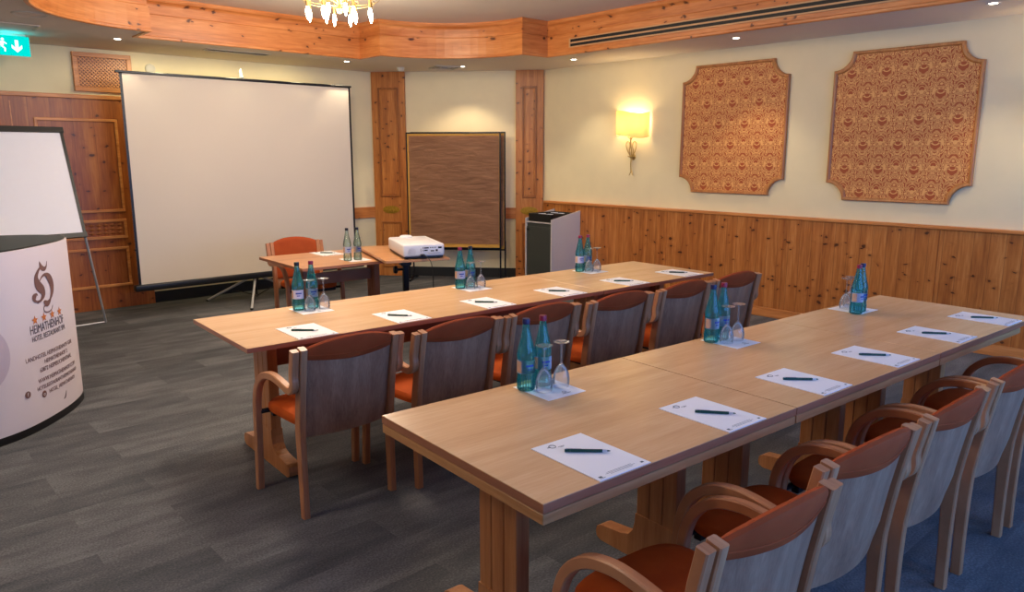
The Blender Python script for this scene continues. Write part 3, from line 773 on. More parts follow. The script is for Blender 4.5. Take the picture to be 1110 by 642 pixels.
make_table('conference_table', 'beech extension table in the middle of the front row', T2, 1.203, 2.403, 0.854, (1.41, 2.2))
make_table('conference_table', 'beech extension table at the wall end of the front row', T2, 2.405, 3.607, 0.854, (2.61, 3.33), apron_x1=3.42)
TD = (2.70, 5.455, R(-2.5))
make_table('presenter_desk', 'small wooden presenter desk in front of the screen', TD, 0, 0.97, 0.90, (0.20, 0.885), double=False, stretcher=[(0.20, 0.885)], top='desk_wood', edge='beech_edge', legm='desk_dark', z=0.735, pw=0.07)

# ------------------------------------------------------------------ chairs
def lean(z):
    if z <= 0.42: return 0.006*math.sin(z/0.42*PI/2)
    t = (z-0.42)/0.40
    return 0.006-0.068*t**1.25
def make_chair():
    t = thing('conference_chair', 'x', 'chair')
    for s in (-1, 1):
        # rear leg / upright
        zs = [0.0, 0.1, 0.2, 0.3, 0.38, 0.44, 0.52, 0.6, 0.68, 0.75, 0.808]
        path = [(lean(z) if z > 0.3 else lean(z), z) for z in zs]
        a, c = sorted((s*0.211, s*0.243)); b = B()
        strip(b, path, a, c, [0.036, 0.037, 0.040, 0.044, 0.049, 0.051, 0.050, 0.048, 0.046, 0.045, 0.043]); obj('leg', b, 'beech_chair', t)
        # armrest strip
        a, c = sorted((s*0.246, s*0.280))
        top = [(lean(0.803)+0.002, 0.803), (lean(0.75)+0.002, 0.75), (lean(0.69)+0.002, 0.69), (-0.036, 0.650), (-0.024, 0.624), (0.004, 0.612), (0.04, 0.614), (0.09, 0.623), (0.15, 0.631), (0.21, 0.632), (0.28, 0.618), (0.335, 0.588), (0.378, 0.54), (0.402, 0.48), (0.41, 0.43)]
        b = B(); strip(b, [tuple(p) for p in crom(top, 3)], a, c, 0.034); obj('armrest', b, 'beech_chair', t)
        b = B(); strip(b, [(0.410, 0.43), (0.418, 0.3), (0.428, 0.15), (0.438, 0.0)], a, c, [0.034, 0.034, 0.033, 0.032]); obj('leg', b, 'beech_chair', t)
        # black fixing under the seat
        b = B(); tube(b, [(s*0.20, 0.40, 0.405), (s*0.25, 0.405, 0.405)], 0.012, 10); obj('seat_bracket', b, 'black_metal', t)
    # seat
    def outline_seat(k, z):
        pts = []
        n = 40
        for i in range(n):
            a = 2*PI*i/n; cc, ss = math.cos(a), math.sin(a); e = 0.42
            x = abs(cc)**e*(1 if cc >= 0 else -1); y = abs(ss)**e*(1 if ss >= 0 else -1)
            hw = 0.209+0.026*(y*0.5+0.5)
            pts.append((x*hw*k, 0.222+y*0.218*k + (0.012*(1-x*x) if y > 0 else 0), z))
        return pts
    b = B(); loft(b, [outline_seat(0.94, 0.408), outline_seat(0.985, 0.414), outline_seat(1.0, 0.428), outline_seat(0.995, 0.442), outline_seat(0.95, 0.455), outline_seat(0.8, 0.463), outline_seat(0.4, 0.468), outline_seat(0.02, 0.469)]); obj('seat', b, 'seat', t, True)
    b = B(); box(b, -0.19, 0.19, 0.03, 0.06, 0.375, 0.409, 0.003); box(b, -0.2, 0.2, 0.375, 0.405, 0.375, 0.409, 0.003); box(b, -0.15, -0.12, 0.06, 0.375, 0.38, 0.409); box(b, 0.12, 0.15, 0.06, 0.375, 0.38, 0.409); obj('seat_frame', b, 'black_metal', t)
    # curved plywood back
    HB = 0.210
    def ztop(u): return 0.80+0.038*(1-abs(u)**2.2)
    def ysurf(u, z):
        bulge = 0.035*(1-u*u)
        return lean(z)-bulge+(0.02*max(0, (0.47-z)/0.1))
    nu, nv = 18, 12; th = 0.009
    b = B(); front, back = [], []
    for j in range(nv+1):
        v = j/nv; fr, bk = [], []
        for i in range(nu+1):
            u = -1+2*i/nu; z0 = 0.375+0.0*(u*u); z = z0+v*(ztop(u)-0.006-z0)
            y = ysurf(u, z); fr.append(b.verts.new((u*HB, y+th/2, z))); bk.append(b.verts.new((u*HB, y-th/2, z)))
        front.append(fr); back.append(bk)
    for j in range(nv):
        for i in range(nu):
            b.faces.new([front[j][i], front[j][i+1], front[j+1][i+1], front[j+1][i]]); b.faces.new([back[j][i], back[j+1][i], back[j+1][i+1], back[j][i+1]])
    for i in range(nu):
        b.faces.new([front[0][i], back[0][i], back[0][i+1], front[0][i+1]]); b.faces.new([front[nv][i], front[nv][i+1], back[nv][i+1], back[nv][i]])
    for j in range(nv):
        b.faces.new([front[j][0], front[j+1][0], back[j+1][0], back[j][0]]); b.faces.new([front[j][nu], back[j][nu], back[j+1][nu], front[j+1][nu]])
    obj('backrest', b, 'plywood', t, True)
    # upholstery: front pad that rolls over the top and ends in a lens on the back
    b = B(); rings = []
    nu = 20
    for i in range(nu+1):
        u = -1+2*i/nu; zt = ztop(u); zb = 0.47; zl = zt-0.048-0.055*(1-abs(u)**2.0)
        ed = 1-abs(u)**8*0.5
        k = 0.026*ed+0.004
        sec = [(th/2+0.0005, zb), (k*0.7, zb+0.004), (k, zb+0.03), (k, (zb+zt)/2), (k, zt-0.03), (k*0.9, zt-0.01), (k*0.5, zt+0.006), (0.0, zt+0.010), (-th/2-0.006, zt+0.004), (-th/2-0.010, zt-0.008), (-th/2-0.009, (zl+zt)/2), (-th/2-0.007, zl+0.006), (-th/2-0.0005, zl), (-th/2-0.0004, (zl+zt)/2), (-th/2, zt-0.006), (th/2, zt-0.006), (th/2+0.0003, (zb+zt)/2)]
        rings.append([(u*(HB-0.001), ysurf(u, min(max(z, 0.47), 0.83))+d, z) for d, z in sec])
    loft(b, rings); obj('back_cushion', b, 'pad', t, True)
    b = B(); pts = []
    for i in range(25):
        u = -0.97+1.94*i/24; zl = ztop(u)-0.024-0.052*(1-abs(u)**2.0); pts.append((u*HB, ysurf(u, zl)-th/2-0.009, zl))
    tube(b, pts, 0.0022, 6); cush = [o for o in C.objects if o.parent == t and o.name.startswith('back_cushion')][0]
    obj('stitched_seam', b, 'pad', cush, True)
    return t
chair0 = make_chair()
CHK = [chair0, list(o for o in C.objects if o.parent == chair0)]
SUB = {o.name: [x for x in C.objects if x.parent == o] for o in CHK[1]}
used = [False]
def chair(x, y, rz, label, group):
    if not used[0]:
        r = chair0; used[0] = True
    else:
        r = chair0.copy(); C.objects.link(r)
        for ch in CHK[1]:
            c = ch.copy(); C.objects.link(c); c.parent = r
            for g in SUB[ch.name]:
                d = g.copy(); C.objects.link(d); d.parent = c
    r.location = (x, y, 0); r.rotation_euler = (0, 0, rz); r['label'] = label; r['category'] = 'chair'; r['group'] = group
    return r
G1 = 'armchairs along the back table row'; G2 = 'armchairs along the front table row'
chair(1.645, 2.950, R(-2), 'rust and beech armchair at the free left end of the back table row', G1)
chair(2.212, 2.872, R(0), 'rust armchair second from the left along the back table row', G1)
chair(2.775, 2.85, R(-1), 'rust armchair third from the left along the back table row', G1)
chair(3.365, 2.8, R(-3.5), 'rust armchair fourth from the left along the back table row', G1)
chair(3.96, 2.77, R(-1.5), 'rust armchair just left of the last chair of the back row', G1)
chair(4.535, 2.75, R(-4), 'rust armchair nearest the wainscot in the back row', G1)
chair(1.553, 0.838, R(-4), 'rust armchair closest to the camera, cut by the bottom edge', G2)
chair(2.14, 0.86, R(-5), 'rust armchair directly behind the closest one in the front row', G2)
chair(2.73, 0.822, R(-2), 'rust armchair third from the camera along the front row', G2)
chair(3.34, 0.8, R(-2), 'rust armchair fourth from the camera, half cut by the right edge', G2)
chair(3.925, 0.775, R(-3), 'rust armchair at the right picture edge farthest from the camera', G2)
chair(3.245, 6.64, R(175), 'rust armchair facing the room behind the presenter desk', 'armchair at the presenter desk')

# ------------------------------------------------------------------ pads, pens
def pad(T, x, y, label, group, z=ZT, rz=0.0, pen_label=None, pen=(0.0, 0.0, -42), pen_group=None):
    P = W2(T, x, y, z)
    t = thing('note_pad', label, 'notepad', P, T[2]+rz, group)
    b = B(); box(b, -0.105, 0.105, -0.1485, 0.1485, 0, 0.003, 0.0004); obj('sheets', b, 'paper', t)
    b = B()
    ring = [(-0.045+0.011*math.cos(2*PI*k/14), 0.118+0.011*math.sin(2*PI*k/14)) for k in range(14)]
    tube(b, [(p[0], p[1], 0.0031) for p in ring], 0.0015, 4, True); box(b, -0.064, -0.052, 0.1165, 0.1205, 0.003, 0.0034)
    box(b, -0.033, -0.008, 0.104, 0.106, 0.003, 0.0034); box(b, -0.028, -0.012, 0.099, 0.1005, 0.003, 0.0034)
    obj('printed_emblem', b, 'ink', t)
    b = B()
    for i, (a, c) in enumerate(((-0.05, 0.05), (-0.06, 0.06), (-0.045, 0.045))): box(b, a, c, -0.120-0.006*i, -0.1188-0.006*i, 0.003, 0.0033)
    box(b, -0.092, -0.080, -0.135, -0.127, 0.003, 0.0034); box(b, 0.080, 0.090, -0.135, -0.127, 0.003, 0.0034); box(b, -0.094, -0.074, -0.1395, -0.138, 0.003, 0.0034)
    obj('printed_footer', b, 'ink', t)
    if pen_label:
        c, s = math.cos(T[2]+rz), math.sin(T[2]+rz)
        q = (P[0]+c*pen[0]-s*pen[1], P[1]+s*pen[0]+c*pen[1], z+0.003+0.0052)
        p = thing('ballpoint_pen', pen_label, 'pen', q, T[2]+rz+R(pen[2]), pen_group)
        def cyl(x0, x1, r0, r1, n=12):
            b = B(); tmp = B(); lathe(tmp, [(0, x0), (r0, x0), (r1, x1), (0, x1)], n); merge(b, tmp, Matrix.Rotation(R(90), 4, 'Y')); return b
        obj('barrel', cyl(-0.052, 0.045, 0.0052, 0.0050), 'pen_green', p, True)
        obj('cap_end', cyl(-0.069, -0.0525, 0.0048, 0.0052), 'pen_green', p, True)
        b = cyl(0.045, 0.060, 0.0046, 0.0032); obj('tip', b, 'chrome', p, True)
        obj('tip_point', cyl(0.060, 0.069, 0.0030, 0.0012), 'pen_green', p, True)
        b = B(); box(b, -0.064, -0.018, -0.0018, 0.0018, 0.0055, 0.0068, 0.0005); box(b, -0.066, -0.060, -0.0018, 0.0018, 0.002, 0.0068); obj('clip', b, 'chrome', p)
PG, NG = 'green pens on the note pads', 'white note pads along the tables'
ordn = ['nearest the camera', 'second nearest the camera', 'third from the camera', 'fourth from the camera', 'next to last towards the wainscot', 'at the wall end']
for i, (x, y) in enumerate(((0.316, 0.150), (0.908, 0.150), (1.506, 0.156), (2.105, 0.158), (2.755, 0.163), (3.35, 0.157))):
    pad(T2, x, y, 'white note pad on the front table row, ' + ordn[i], NG, pen_label='green pen lying on the front row pad ' + ordn[i], pen=((0.01, 0.02, -40), (0.005, -0.012, -48), (0, 0.01, -42), (0, 0, -44), (0.0, 0, -46), (0.0, 0, -46))[i], pen_group=PG)
ord1 = ['at the free left end', 'second from the left', 'third from the left', 'fourth from the left', 'next to last towards the wainscot', 'nearest the wainscot']
for i, (x, y) in enumerate(((0.365, 0.152), (0.925, 0.155), (1.53, 0.155), (2.13, 0.152), (2.755, 0.152), (3.365, 0.152))):
    pad(T1, x, y, 'white note pad on the back table row, ' + ord1[i], NG, pen_label='green pen lying on the back row pad ' + ord1[i], pen=(-0.01, 0.0, (-39, -46, -42, -44, -40, -44)[i]), pen_group=PG)
pad((3.30, 6.16, 0), 0, 0, 'white note pad on the presenter desk', NG, z=0.735, rz=R(-3), pen_label='green pen lying on the presenter desk pad', pen=(0.01, 0, -42), pen_group=PG)

# ------------------------------------------------------------------ bottles, glasses, paper mats
def bottle_proto(glass, cap):
    t = thing('water_bottle', 'x', 'bottle')
    prof = [(0, 0.003), (0.024, 0.0), (0.031, 0.002), (0.0335, 0.008), (0.0335, 0.05), (0.0325, 0.056), (0.0325, 0.125), (0.0345, 0.132), (0.0345, 0.145), (0.031, 0.165), (0.0235, 0.195), (0.017, 0.225), (0.0135, 0.245), (0.0130, 0.264), (0.0, 0.264)]
    b = B(); lathe(b, prof, 28); g = obj('glass_body', b, glass, t, True)
    b = B()
    for k in range(20):
        a = 2*PI*k/20; c, s = math.cos(a), math.sin(a)
        tube(b, [(0.0335*c, 0.0335*s, 0.006), (0.0338*c, 0.0338*s, 0.045)], 0.0016, 4)
    obj('base_ribs', b, glass, g)
    b = B(); lathe(b, [(0.0131, 0.259), (0.0145, 0.26), (0.0147, 0.275), (0.0138, 0.28), (0.0, 0.281)], 20); obj('cap', b, cap, t, True)
    b = B(); n = 16; A0, A1 = R(150), R(320); r = 0.0342
    vs0 = [b.verts.new((r*math.cos(A0+(A1-A0)*k/n), r*math.sin(A0+(A1-A0)*k/n), 0.070)) for k in range(n+1)]; vs1 = [b.verts.new((v.co.x, v.co.y, 0.122)) for v in vs0]
    for k in range(n): b.faces.new([vs0[k], vs0[k+1], vs1[k+1], vs1[k]])
    bmesh.ops.solidify(b, geom=b.faces[:], thickness=0.0003)
    lb = obj('label', b, 'label', t)
    def patch(a0, a1, z0, z1, m, nm):
        b = B(); n = 6; r = 0.0347
        p0 = [b.verts.new((r*math.cos(R(a0+(a1-a0)*k/n)), r*math.sin(R(a0+(a1-a0)*k/n)), z0)) for k in range(n+1)]; p1 = [b.verts.new((v.co.x, v.co.y, z1)) for v in p0]
        for k in range(n): b.faces.new([p0[k], p0[k+1], p1[k+1], p1[k]])
        obj(nm, b, m, lb)
    patch(160, 205, 0.074, 0.118, 'label_tan', 'label_side_print'); patch(235, 290, 0.098, 0.106, 'label_ink', 'label_print'); patch(245, 275, 0.086, 0.091, 'label_ink', 'label_print')
    return t
def glass_proto():
    t = thing('wine_glass', 'x', 'glass')
    H = 0.18
    # upside down: rim at z=0
    b = B(); lathe(b, [(0.0300, 0.0), (0.0328, 0.015), (0.0335, 0.032), (0.0295, 0.055), (0.020, 0.075), (0.008, 0.090), (0.0, 0.092), (0.0, 0.0913), (0.0074, 0.0890), (0.0192, 0.0740), (0.0286, 0.0545), (0.0326, 0.032), (0.0319, 0.015), (0.0291, 0.0), (0.0300, 0.0)], 26); obj('bowl', b, 'clear', t, True)
    b = B(); lathe(b, [(0, 0.0915), (0.006, 0.0915), (0.0036, 0.100), (0.0034, 0.160), (0.006, 0.171), (0, 0.1715)], 12); obj('stem', b, 'clear', t, True)
    b = B(); lathe(b, [(0, 0.171), (0.008, 0.1715), (0.030, 0.1775), (0.0325, 0.1785), (0.0325, H), (0.0, H-0.0005)], 26); obj('foot', b, 'clear', t, True)
    return t
def dup(proto, loc, rz, label, cat, group, first):
    if first.get(proto.name) is None:
        kids = [o for o in C.objects if o.parent == proto]
        first[proto.name] = (kids, {k.name: [x for x in C.objects if x.parent == k] for k in kids}); r = proto
    else:
        kids, sub = first[proto.name]; r = proto.copy(); C.objects.link(r)
        for ch in kids:
            c = ch.copy(); C.objects.link(c); c.parent = r
            for g in sub[ch.name]:
                d = g.copy(); C.objects.link(d); d.parent = c
    r.location = loc; r.rotation_euler = (0, 0, rz); r['label'] = label; r['category'] = cat; r['group'] = group
    return r
first = {}
bb_, br_, bk_, bg_ = bottle_proto('teal', 'cap_blue'), bottle_proto('teal', 'cap_red'), bottle_proto('teal', 'cap_black'), bottle_proto('pale_green', 'cap_black')
wg = glass_proto()
def mat_(T, x, y, w, d, rz, label, z):
    P = W2(T, x, y, z)
    t = thing('paper_mat', label, 'paper mat', P, T[2]+rz, 'paper mats under the bottles')
    b = B(); box(b, -w/2, w/2, -d/2, d/2, 0, 0.001); obj('sheet', b, 'paper', t)
    b = B()
    tube(b, [(0.02+0.008*math.cos(2*PI*k/12), -d*0.30+0.008*math.sin(2*PI*k/12), 0.0009) for k in range(12)], 0.001, 4, True); box(b, 0.0, 0.04, -d*0.30-0.016, -d*0.30-0.013, 0.001, 0.0014)
    obj('printed_emblem', b, 'ink', t)
clusters = [
 (T2, 'near end, front row', (0.650, 0.712, 0.19, 0.21, 0), [(0.575, 0.762, 'b'), (0.662, 0.765, 'r')], [(0.618, 0.705), (0.708, 0.708)], ZT),
 (T2, 'middle, front row', (1.828, 0.725, 0.19, 0.21, 0), [(1.743, 0.775, 'b'), (1.830, 0.778, 'r')], [(1.786, 0.718), (1.876, 0.721)], ZT),
 (T2, 'wall end, front row', (3.03, 0.735, 0.20, 0.2, 0), [(2.925, 0.665, 'r'), (2.998, 0.680, 'b')], [(3.01, 0.772), (3.088, 0.790)], ZT),
 (T1, 'left end, back row', (0.613, 0.645, 0.19, 0.21, 0), [(0.553, 0.680, 'k'), (0.640, 0.683, 'r')], [(0.596, 0.623), (0.686, 0.626)], ZT),
 (T1, 'middle, back row', (1.760, 0.630, 0.19, 0.21, 0), [(1.690, 0.665, 'r'), (1.777, 0.668, 'k')], [(1.733, 0.608), (1.823, 0.611)], ZT),
 (T1, 'wall end, back row', (2.910, 0.650, 0.19, 0.21, 0), [(2.830, 0.685, 'r'), (2.917, 0.688, 'r')], [(2.873, 0.628), (2.963, 0.631)], ZT),
 ((0, 0, 0), 'presenter desk', (3.29, 5.64, 0.2, 0.24, R(-3)), [(3.200, 5.61, 'g'), (3.292, 5.60, 'g')], [(3.345, 5.69)], 0.735),
]
pos = ['left', 'right']
for T, where, mt, bots, gls, z in clusters:
    mat_(T, mt[0], mt[1], mt[2], mt[3], mt[4], 'white paper mat under the bottles, ' + where, z)
    for i, (x, y, k) in enumerate(bots):
        pr = {'b': bb_, 'r': br_, 'k': bk_, 'g': bg_}[k]
        cn = {'b': 'blue-capped teal', 'r': 'red-capped teal', 'k': 'dark-capped teal', 'g': 'pale green'}[k]
        dup(pr, W2(T, x, y, z+0.001), T[2]+R(random.uniform(-12, 12)), '%s water bottle, %s of pair, %s' % (cn, pos[i], where), 'bottle', 'water bottles on the tables', first)
    for i, (x, y) in enumerate(gls):
        lab = 'upturned wine glass, %s of two, %s' % (pos[i], where) if len(gls) > 1 else 'upturned wine glass behind the bottles on the ' + where
        dup(wg, W2(T, x, y, z+0.0012), 0, lab, 'wine glass', 'upturned wine glasses on the tables', first)

# ------------------------------------------------------------------ projection screen on tripod
t = thing('projection_screen', 'large white tripod projection screen with black border', 'projection screen', (3.43, 8.0, 0))
def sx(x): return x-3.43
xa, xb, za, zb = 2.185, 4.685, 0.335, 2.405
b = B(); box(b, sx(xa), sx(xb), -0.001, 0.001, za, zb); fab = obj('fabric', b, 'screen', t)
b = B(); bw = 0.024
box(b, sx(xa), sx(xa)+bw, -0.0022, -0.001, za, zb); box(b, sx(xb)-bw, sx(xb), -0.0022, -0.001, za, zb); box(b, sx(xa), sx(xb), -0.0022, -0.001, zb-0.01, zb)
obj('black_border', b, 'black', fab)
b = B(); box(b, sx(2.15), sx(4.70), -0.012, 0.012, zb-0.004, zb+0.018, 0.004); obj('top_bar', b, 'black', t)
b = B(); box(b, sx(2.14), sx(4.77), -0.045, 0.045, 0.27, 0.335, 0.012, 2); obj('roller_case', b, 'black', t, True)
b = B(); tube(b, [(0, 0.075, 0.25), (0, 0.075, 2.45)], 0.014, 12); obj('pole', b, 'chrome', t, True)
b = B(); tube(b, [(sx(3.40), 0.075, 2.42), (sx(3.40), 0.07, 2.47), (sx(3.40), 0.03, 2.48), (sx(3.40), 0.01, 2.43)], 0.010, 8); lathe(b, [(0, 2.53), (0.010, 2.52), (0.018, 2.48), (0.018, 2.43), (0, 2.43)], 12, (sx(3.40), 0.05, 0)); obj('top_hook', b, 'chrome', t, True)
hub = Vector((0.0, 0.075, 0.30))
b = B(); lathe(b, [(0, 0.24), (0.03, 0.24), (0.035, 0.27), (0.035, 0.36), (0.02, 0.38), (0, 0.38)], 14, (0, 0.075, 0)); obj('hub', b, 'black', t, True)
for fx, fy in ((3.00, 8.42), (3.166, 7.61), (4.05, 8.35)):
    b = B(); e = Vector((sx(fx), fy-8.0, 0.012)); tube(b, [hub, hub.lerp(e, 0.5), e], 0.013, 8)
    lg = obj('leg', b, 'chrome', t, True)
    b = B(); m = hub.lerp(e, 0.55); tube(b, [(0, 0.075, 0.06), m], 0.006, 6); tube(b, [hub, (0, 0.075, 0.05)], 0.010, 6); obj('brace', b, 'black', lg)
    b = B(); lathe(b, [(0, 0), (0.016, 0), (0.016, 0.02), (0, 0.022)], 10, (e.x, e.y, 0)); obj('rubber_foot', b, 'black', lg)

# ------------------------------------------------------------------ pinboards
def pinboard(off, s0, s1, z0, z1, label, front=True):
    """board standing parallel to the corner wall: s = distance along the wall"""
    o = Vector((CX, CY, 0))+du*s0+dn*off
    t = thing('pinboard', label, 'pinboard', (o.x, o.y, 0), ANG, 'mobile pinboards in the corner')
    w = s1-s0
    def ibox(bm, x0, x1, d0, d1, a, c, bev=0):
        ya, yb = sorted((IN*d0, IN*d1)); return box(bm, x0, x1, ya, yb, a, c, bev)
    b = B(); f = 0.018
    ibox(b, 0, w, -0.012, 0.012, z1-f, z1, 0.002); ibox(b, 0, w, -0.012, 0.012, z0, z0+f, 0.002); ibox(b, 0, f, -0.012, 0.012, z0, z1, 0.002); ibox(b, w-f, w, -0.012, 0.012, z0, z1, 0.002)
    obj('frame', b, 'black_metal', t)
    b = B(); ibox(b, f, w-f, -0.009, 0.009, z0+f, z1-f); obj('board', b, 'yellow_edge', t)
    b = B(); nx, nz = 26, 30; e = 0.022; bot = z0+f+0.045
    vs = []
    rng = random.Random(3)
    for j in range(nz+1):
        row = []
        for i in range(nx+1):
            x = f+e+(w-2*f-e-0.004)*i/nx; z = bot+(z1-f-e-0.004-bot)*j/nz
            d = 0.0155+0.0022*math.sin(x*9+z*23)+0.0016*math.sin(x*31-z*47+1)+rng.uniform(0, 0.0009)
            row.append(b.verts.new((x, IN*d, z)))
        vs.append(row)
    for j in range(nz):
        for i in range(nx): b.faces.new([vs[j][i], vs[j][i+1], vs[j+1][i+1], vs[j+1][i]])
    bmesh.ops.solidify(b, geom=b.faces[:], thickness=0.0006)
    obj('brown_paper', b, 'brown_paper', t, True)
    for x in (0.006, w-0.006):
        b = B(); tube(b, [(x, 0, z0+0.12), (x, 0, 0.03)], 0.011, 8); lg = obj('leg', b, 'black_metal', t, True)
        b = B(); tube(b, crom([(x, -IN*0.22, 0.012), (x, -IN*0.12, 0.02), (x, 0, 0.045), (x, IN*0.12, 0.02), (x, IN*0.22, 0.012)], 5), 0.0115, 8); obj('curved_foot', b, 'black_metal', lg, True)
pinboard(0.40, 0.538, 1.757, 0.43, 1.905, 'black framed pinboard covered with crinkled brown paper', True)
pinboard(0.30, 0.572, 1.806, 0.40, 1.912, 'second pinboard standing close behind the brown paper pinboard', False)

# ------------------------------------------------------------------ white cabinet with tray
t = thing('service_cabinet', 'white sided cabinet with dark grey door in the corner', 'cabinet', (6.40, 6.33, 0))
def side(y0, y1):
    b = B(); prism(b, [(0.0, 0.0), (0.535-0.03, 0.0), (0.535-0.03, 0.94), (0.0, 0.85)], 'y', y0, y1)
    return b
obj('side_panel', side(0, 0.018), 'white_cab', t); obj('side_panel', side(0.45, 0.468), 'white_cab', t)
b = B(); box(b, 0.02, 0.50, 0.018, 0.45, 0.0, 0.79); obj('body', b, 'grey_cab', t)
b = B(); box(b, 0.006, 0.02, 0.022, 0.446, 0.01, 0.752, 0.002); dr = obj('door', b, 'grey_cab', t)
b = B(); box(b, -0.004, 0.006, 0.40, 0.44, 0.70, 0.725, 0.002); obj('handle', b, 'black', dr)
b = B(); box(b, 0.0, 0.5, 0.018, 0.45, 0.80, 0.812); obj('shelf', b, 'white_cab', t)
t = thing('serving_tray', 'black tray holding cups on top of the white cabinet', 'tray', (6.42, 6.36, 0.812))
b = B(); box(b, 0, 0.46, 0, 0.40, 0, 0.01, 0.003)
for (x0, x1, y0, y1) in ((0, 0.02, 0, 0.4), (0.44, 0.46, 0, 0.4), (0, 0.46, 0, 0.02), (0, 0.46, 0.38, 0.4), (0.21, 0.225, 0.02, 0.38)): box(b, x0, x1, y0, y1, 0.01, 0.10, 0.004)
obj('tray_body', b, 'black', t)
for i, (x, y, wch) in enumerate(((0.09, 0.12, 'front left'), (0.10, 0.26, 'front right'), (0.31, 0.14, 'back left'), (0.33, 0.27, 'back right'))):
    b = B(); lathe(b, [(0, 0), (0.03, 0), (0.045, 0.06), (0.048, 0.085), (0.045, 0.085), (0.028, 0.006), (0, 0.006)], 20)
    tag(obj('white_cup', b, 'tray_white', None, True, (6.42+x, 6.36+y, 0.8225)), 'white cup in the %s part of the black tray' % wch, 'cup', 'cups in the black tray')

# ------------------------------------------------------------------ projector trolley and projector
p0 = Vector((3.229, 5.078)); p1 = Vector((3.831, 5.031)); p2 = Vector((3.602, 6.069))
ex = (p1-p0).normalized(); ang = math.atan2(ex.y, ex.x); wt = (p1-p0).length
cen = Vector((3.80, 5.63))
ang = R(-19)
t = thing('projector_trolley', 'small beech topped projector stand with black column', 'projector stand', (cen.x, cen.y, 0), ang)
hw, hd = 0.31, 0.46
ZP = 0.775
b = B(); box(b, -0.335, 0.215, -0.635, 0.42, ZP-0.022, ZP, 0.002); obj('tabletop', b, 'desk_wood', t)
b = B(); box(b, -0.025, 0.025, -0.025, 0.025, 0.03, ZP-0.05, 0.004); obj('column', b, 'black_metal', t)
b = B(); box(b, -0.12, 0.12, -0.10, 0.10, ZP-0.05, ZP-0.022, 0.006); box(b, -0.05, 0.05, -0.04, 0.04, ZP-0.14, ZP-0.05, 0.008); obj('top_bracket', b, 'black', t)
b = B(); tube(b, [(-0.025, 0, 0.60), (-0.085, 0, 0.60)], [0.012, 0.012], 8); tmp = B(); lathe(tmp, [(0, 0), (0.035, 0), (0.038, 0.012), (0.03, 0.028), (0, 0.03)], 16); merge(b, tmp, Matrix.Translation((-0.08, 0, 0.60)) @ Matrix.Rotation(R(-90), 4, 'Y')); obj('clamp_knob', b, 'black', t, True)
for k in range(4):
    a = R(45+90*k); b = B(); e = Vector((0.36*math.cos(a), 0.36*math.sin(a), 0.055)); tube(b, [(0, 0, 0.06), e], 0.016, 8); lg = obj('leg', b, 'black_metal', t, True)
    b = B(); tmp = B(); lathe(tmp, [(0, -0.011), (0.022, -0.011), (0.025, 0), (0.022, 0.011), (0, 0.011)], 14); merge(b, tmp, Matrix.Translation((e.x, e.y, 0.025)) @ Matrix.Rotation(a+PI/2, 4, 'Z') @ Matrix.Rotation(R(90), 4, 'Y')); tube(b, [(e.x, e.y, 0.025), (e.x, e.y, 0.055)], 0.006, 6); obj('castor', b, 'black', lg, True)
# projector
pc = Vector((3.83, 5.60)); pa = R(-22)
t = thing('video_projector', 'white video projector with ports facing the camera', 'projector', (3.70, 5.32, ZP), pa)
hw2, hd2, ph = 0.175, 0.32, 0.125
b = B(); box(b, -hw2, hw2, -hd2, hd2, 0.022, ph, 0.016, 3); obj('shell', b, 'proj', t, True)
b = B(); box(b, -hw2+0.01, hw2-0.01, -hd2+0.01, hd2-0.01, 0.008, 0.024, 0.003); obj('base', b, 'black', t)
b = B(); lathe(b, [(0, 0), (0.012, 0), (0.012, 0.010), (0, 0.010)], 10, (-hw2+0.04, -hd2+0.05, 0)); lathe(b, [(0, 0), (0.012, 0), (0.012, 0.010), (0, 0.010)], 10, (hw2-0.04, -hd2+0.05, 0)); lathe(b, [(0, 0), (0.012, 0), (0.012, 0.010), (0, 0.010)], 10, (0, hd2-0.05, 0)); obj('feet', b, 'black', t)
b = B()
tmp = B(); lathe(tmp, [(0, 0), (0.06, 0), (0.06, 0.02), (0.045, 0.032), (0, 0.034)], 24); merge(b, tmp, Matrix.Translation((-0.03, hd2-0.075, ph-0.014))); obj('lens_housing', b, 'proj', t, True)
b = B(); tmp = B(); lathe(tmp, [(0, 0), (0.038, 0), (0.04, 0.012), (0.03, 0.014), (0, 0.004)], 24); merge(b, tmp, Matrix.Translation((-0.03, hd2-0.004, 0.07)) @ Matrix.Rotation(R(-90), 4, 'X')); obj('lens', b, 'black', t, True)
b = B(); y = -hd2-0.0008
def pbox(x0, x1, z0, z1): box(b, x0, x1, y-0.001, y+0.003, z0, z1, 0.0006)
pbox(0.0, 0.04, 0.088, 0.098); pbox(0.0, 0.03, 0.068, 0.078); pbox(0.05, 0.06, 0.090, 0.098); pbox(0.068, 0.078, 0.090, 0.098); pbox(0.088, 0.098, 0.090, 0.098); pbox(0.12, 0.15, 0.085, 0.1); pbox(0.055, 0.085, 0.062, 0.072); pbox(0.098, 0.116, 0.062, 0.078); pbox(-0.012, -0.007, 0.086, 0.1); pbox(-0.012, -0.007, 0.066, 0.08); pbox(-0.03, -0.026, 0.06, 0.09)
pbox(0.03, 0.14, 0.048, 0.050)
obj('port_panel', b, 'slot', t)
b = B()
for k in range(5):
    r = 0.008+0.006*k; tmp = B(); tube(tmp, [(r*math.cos(2*PI*i/20), r*math.sin(2*PI*i/20), 0) for i in range(20)], 0.0012, 4, True); merge(b, tmp, Matrix.Translation((-0.105, y-0.0004, 0.062)) @ Matrix.Rotation(R(90), 4, 'X'))
obj('speaker_grille', b, 'white_cab', t)
b = B(); box(b, -0.035, 0.0, y-0.03, y+0.002, 0.024, 0.044, 0.003); pl = obj('power_plug', b, 'black', t)
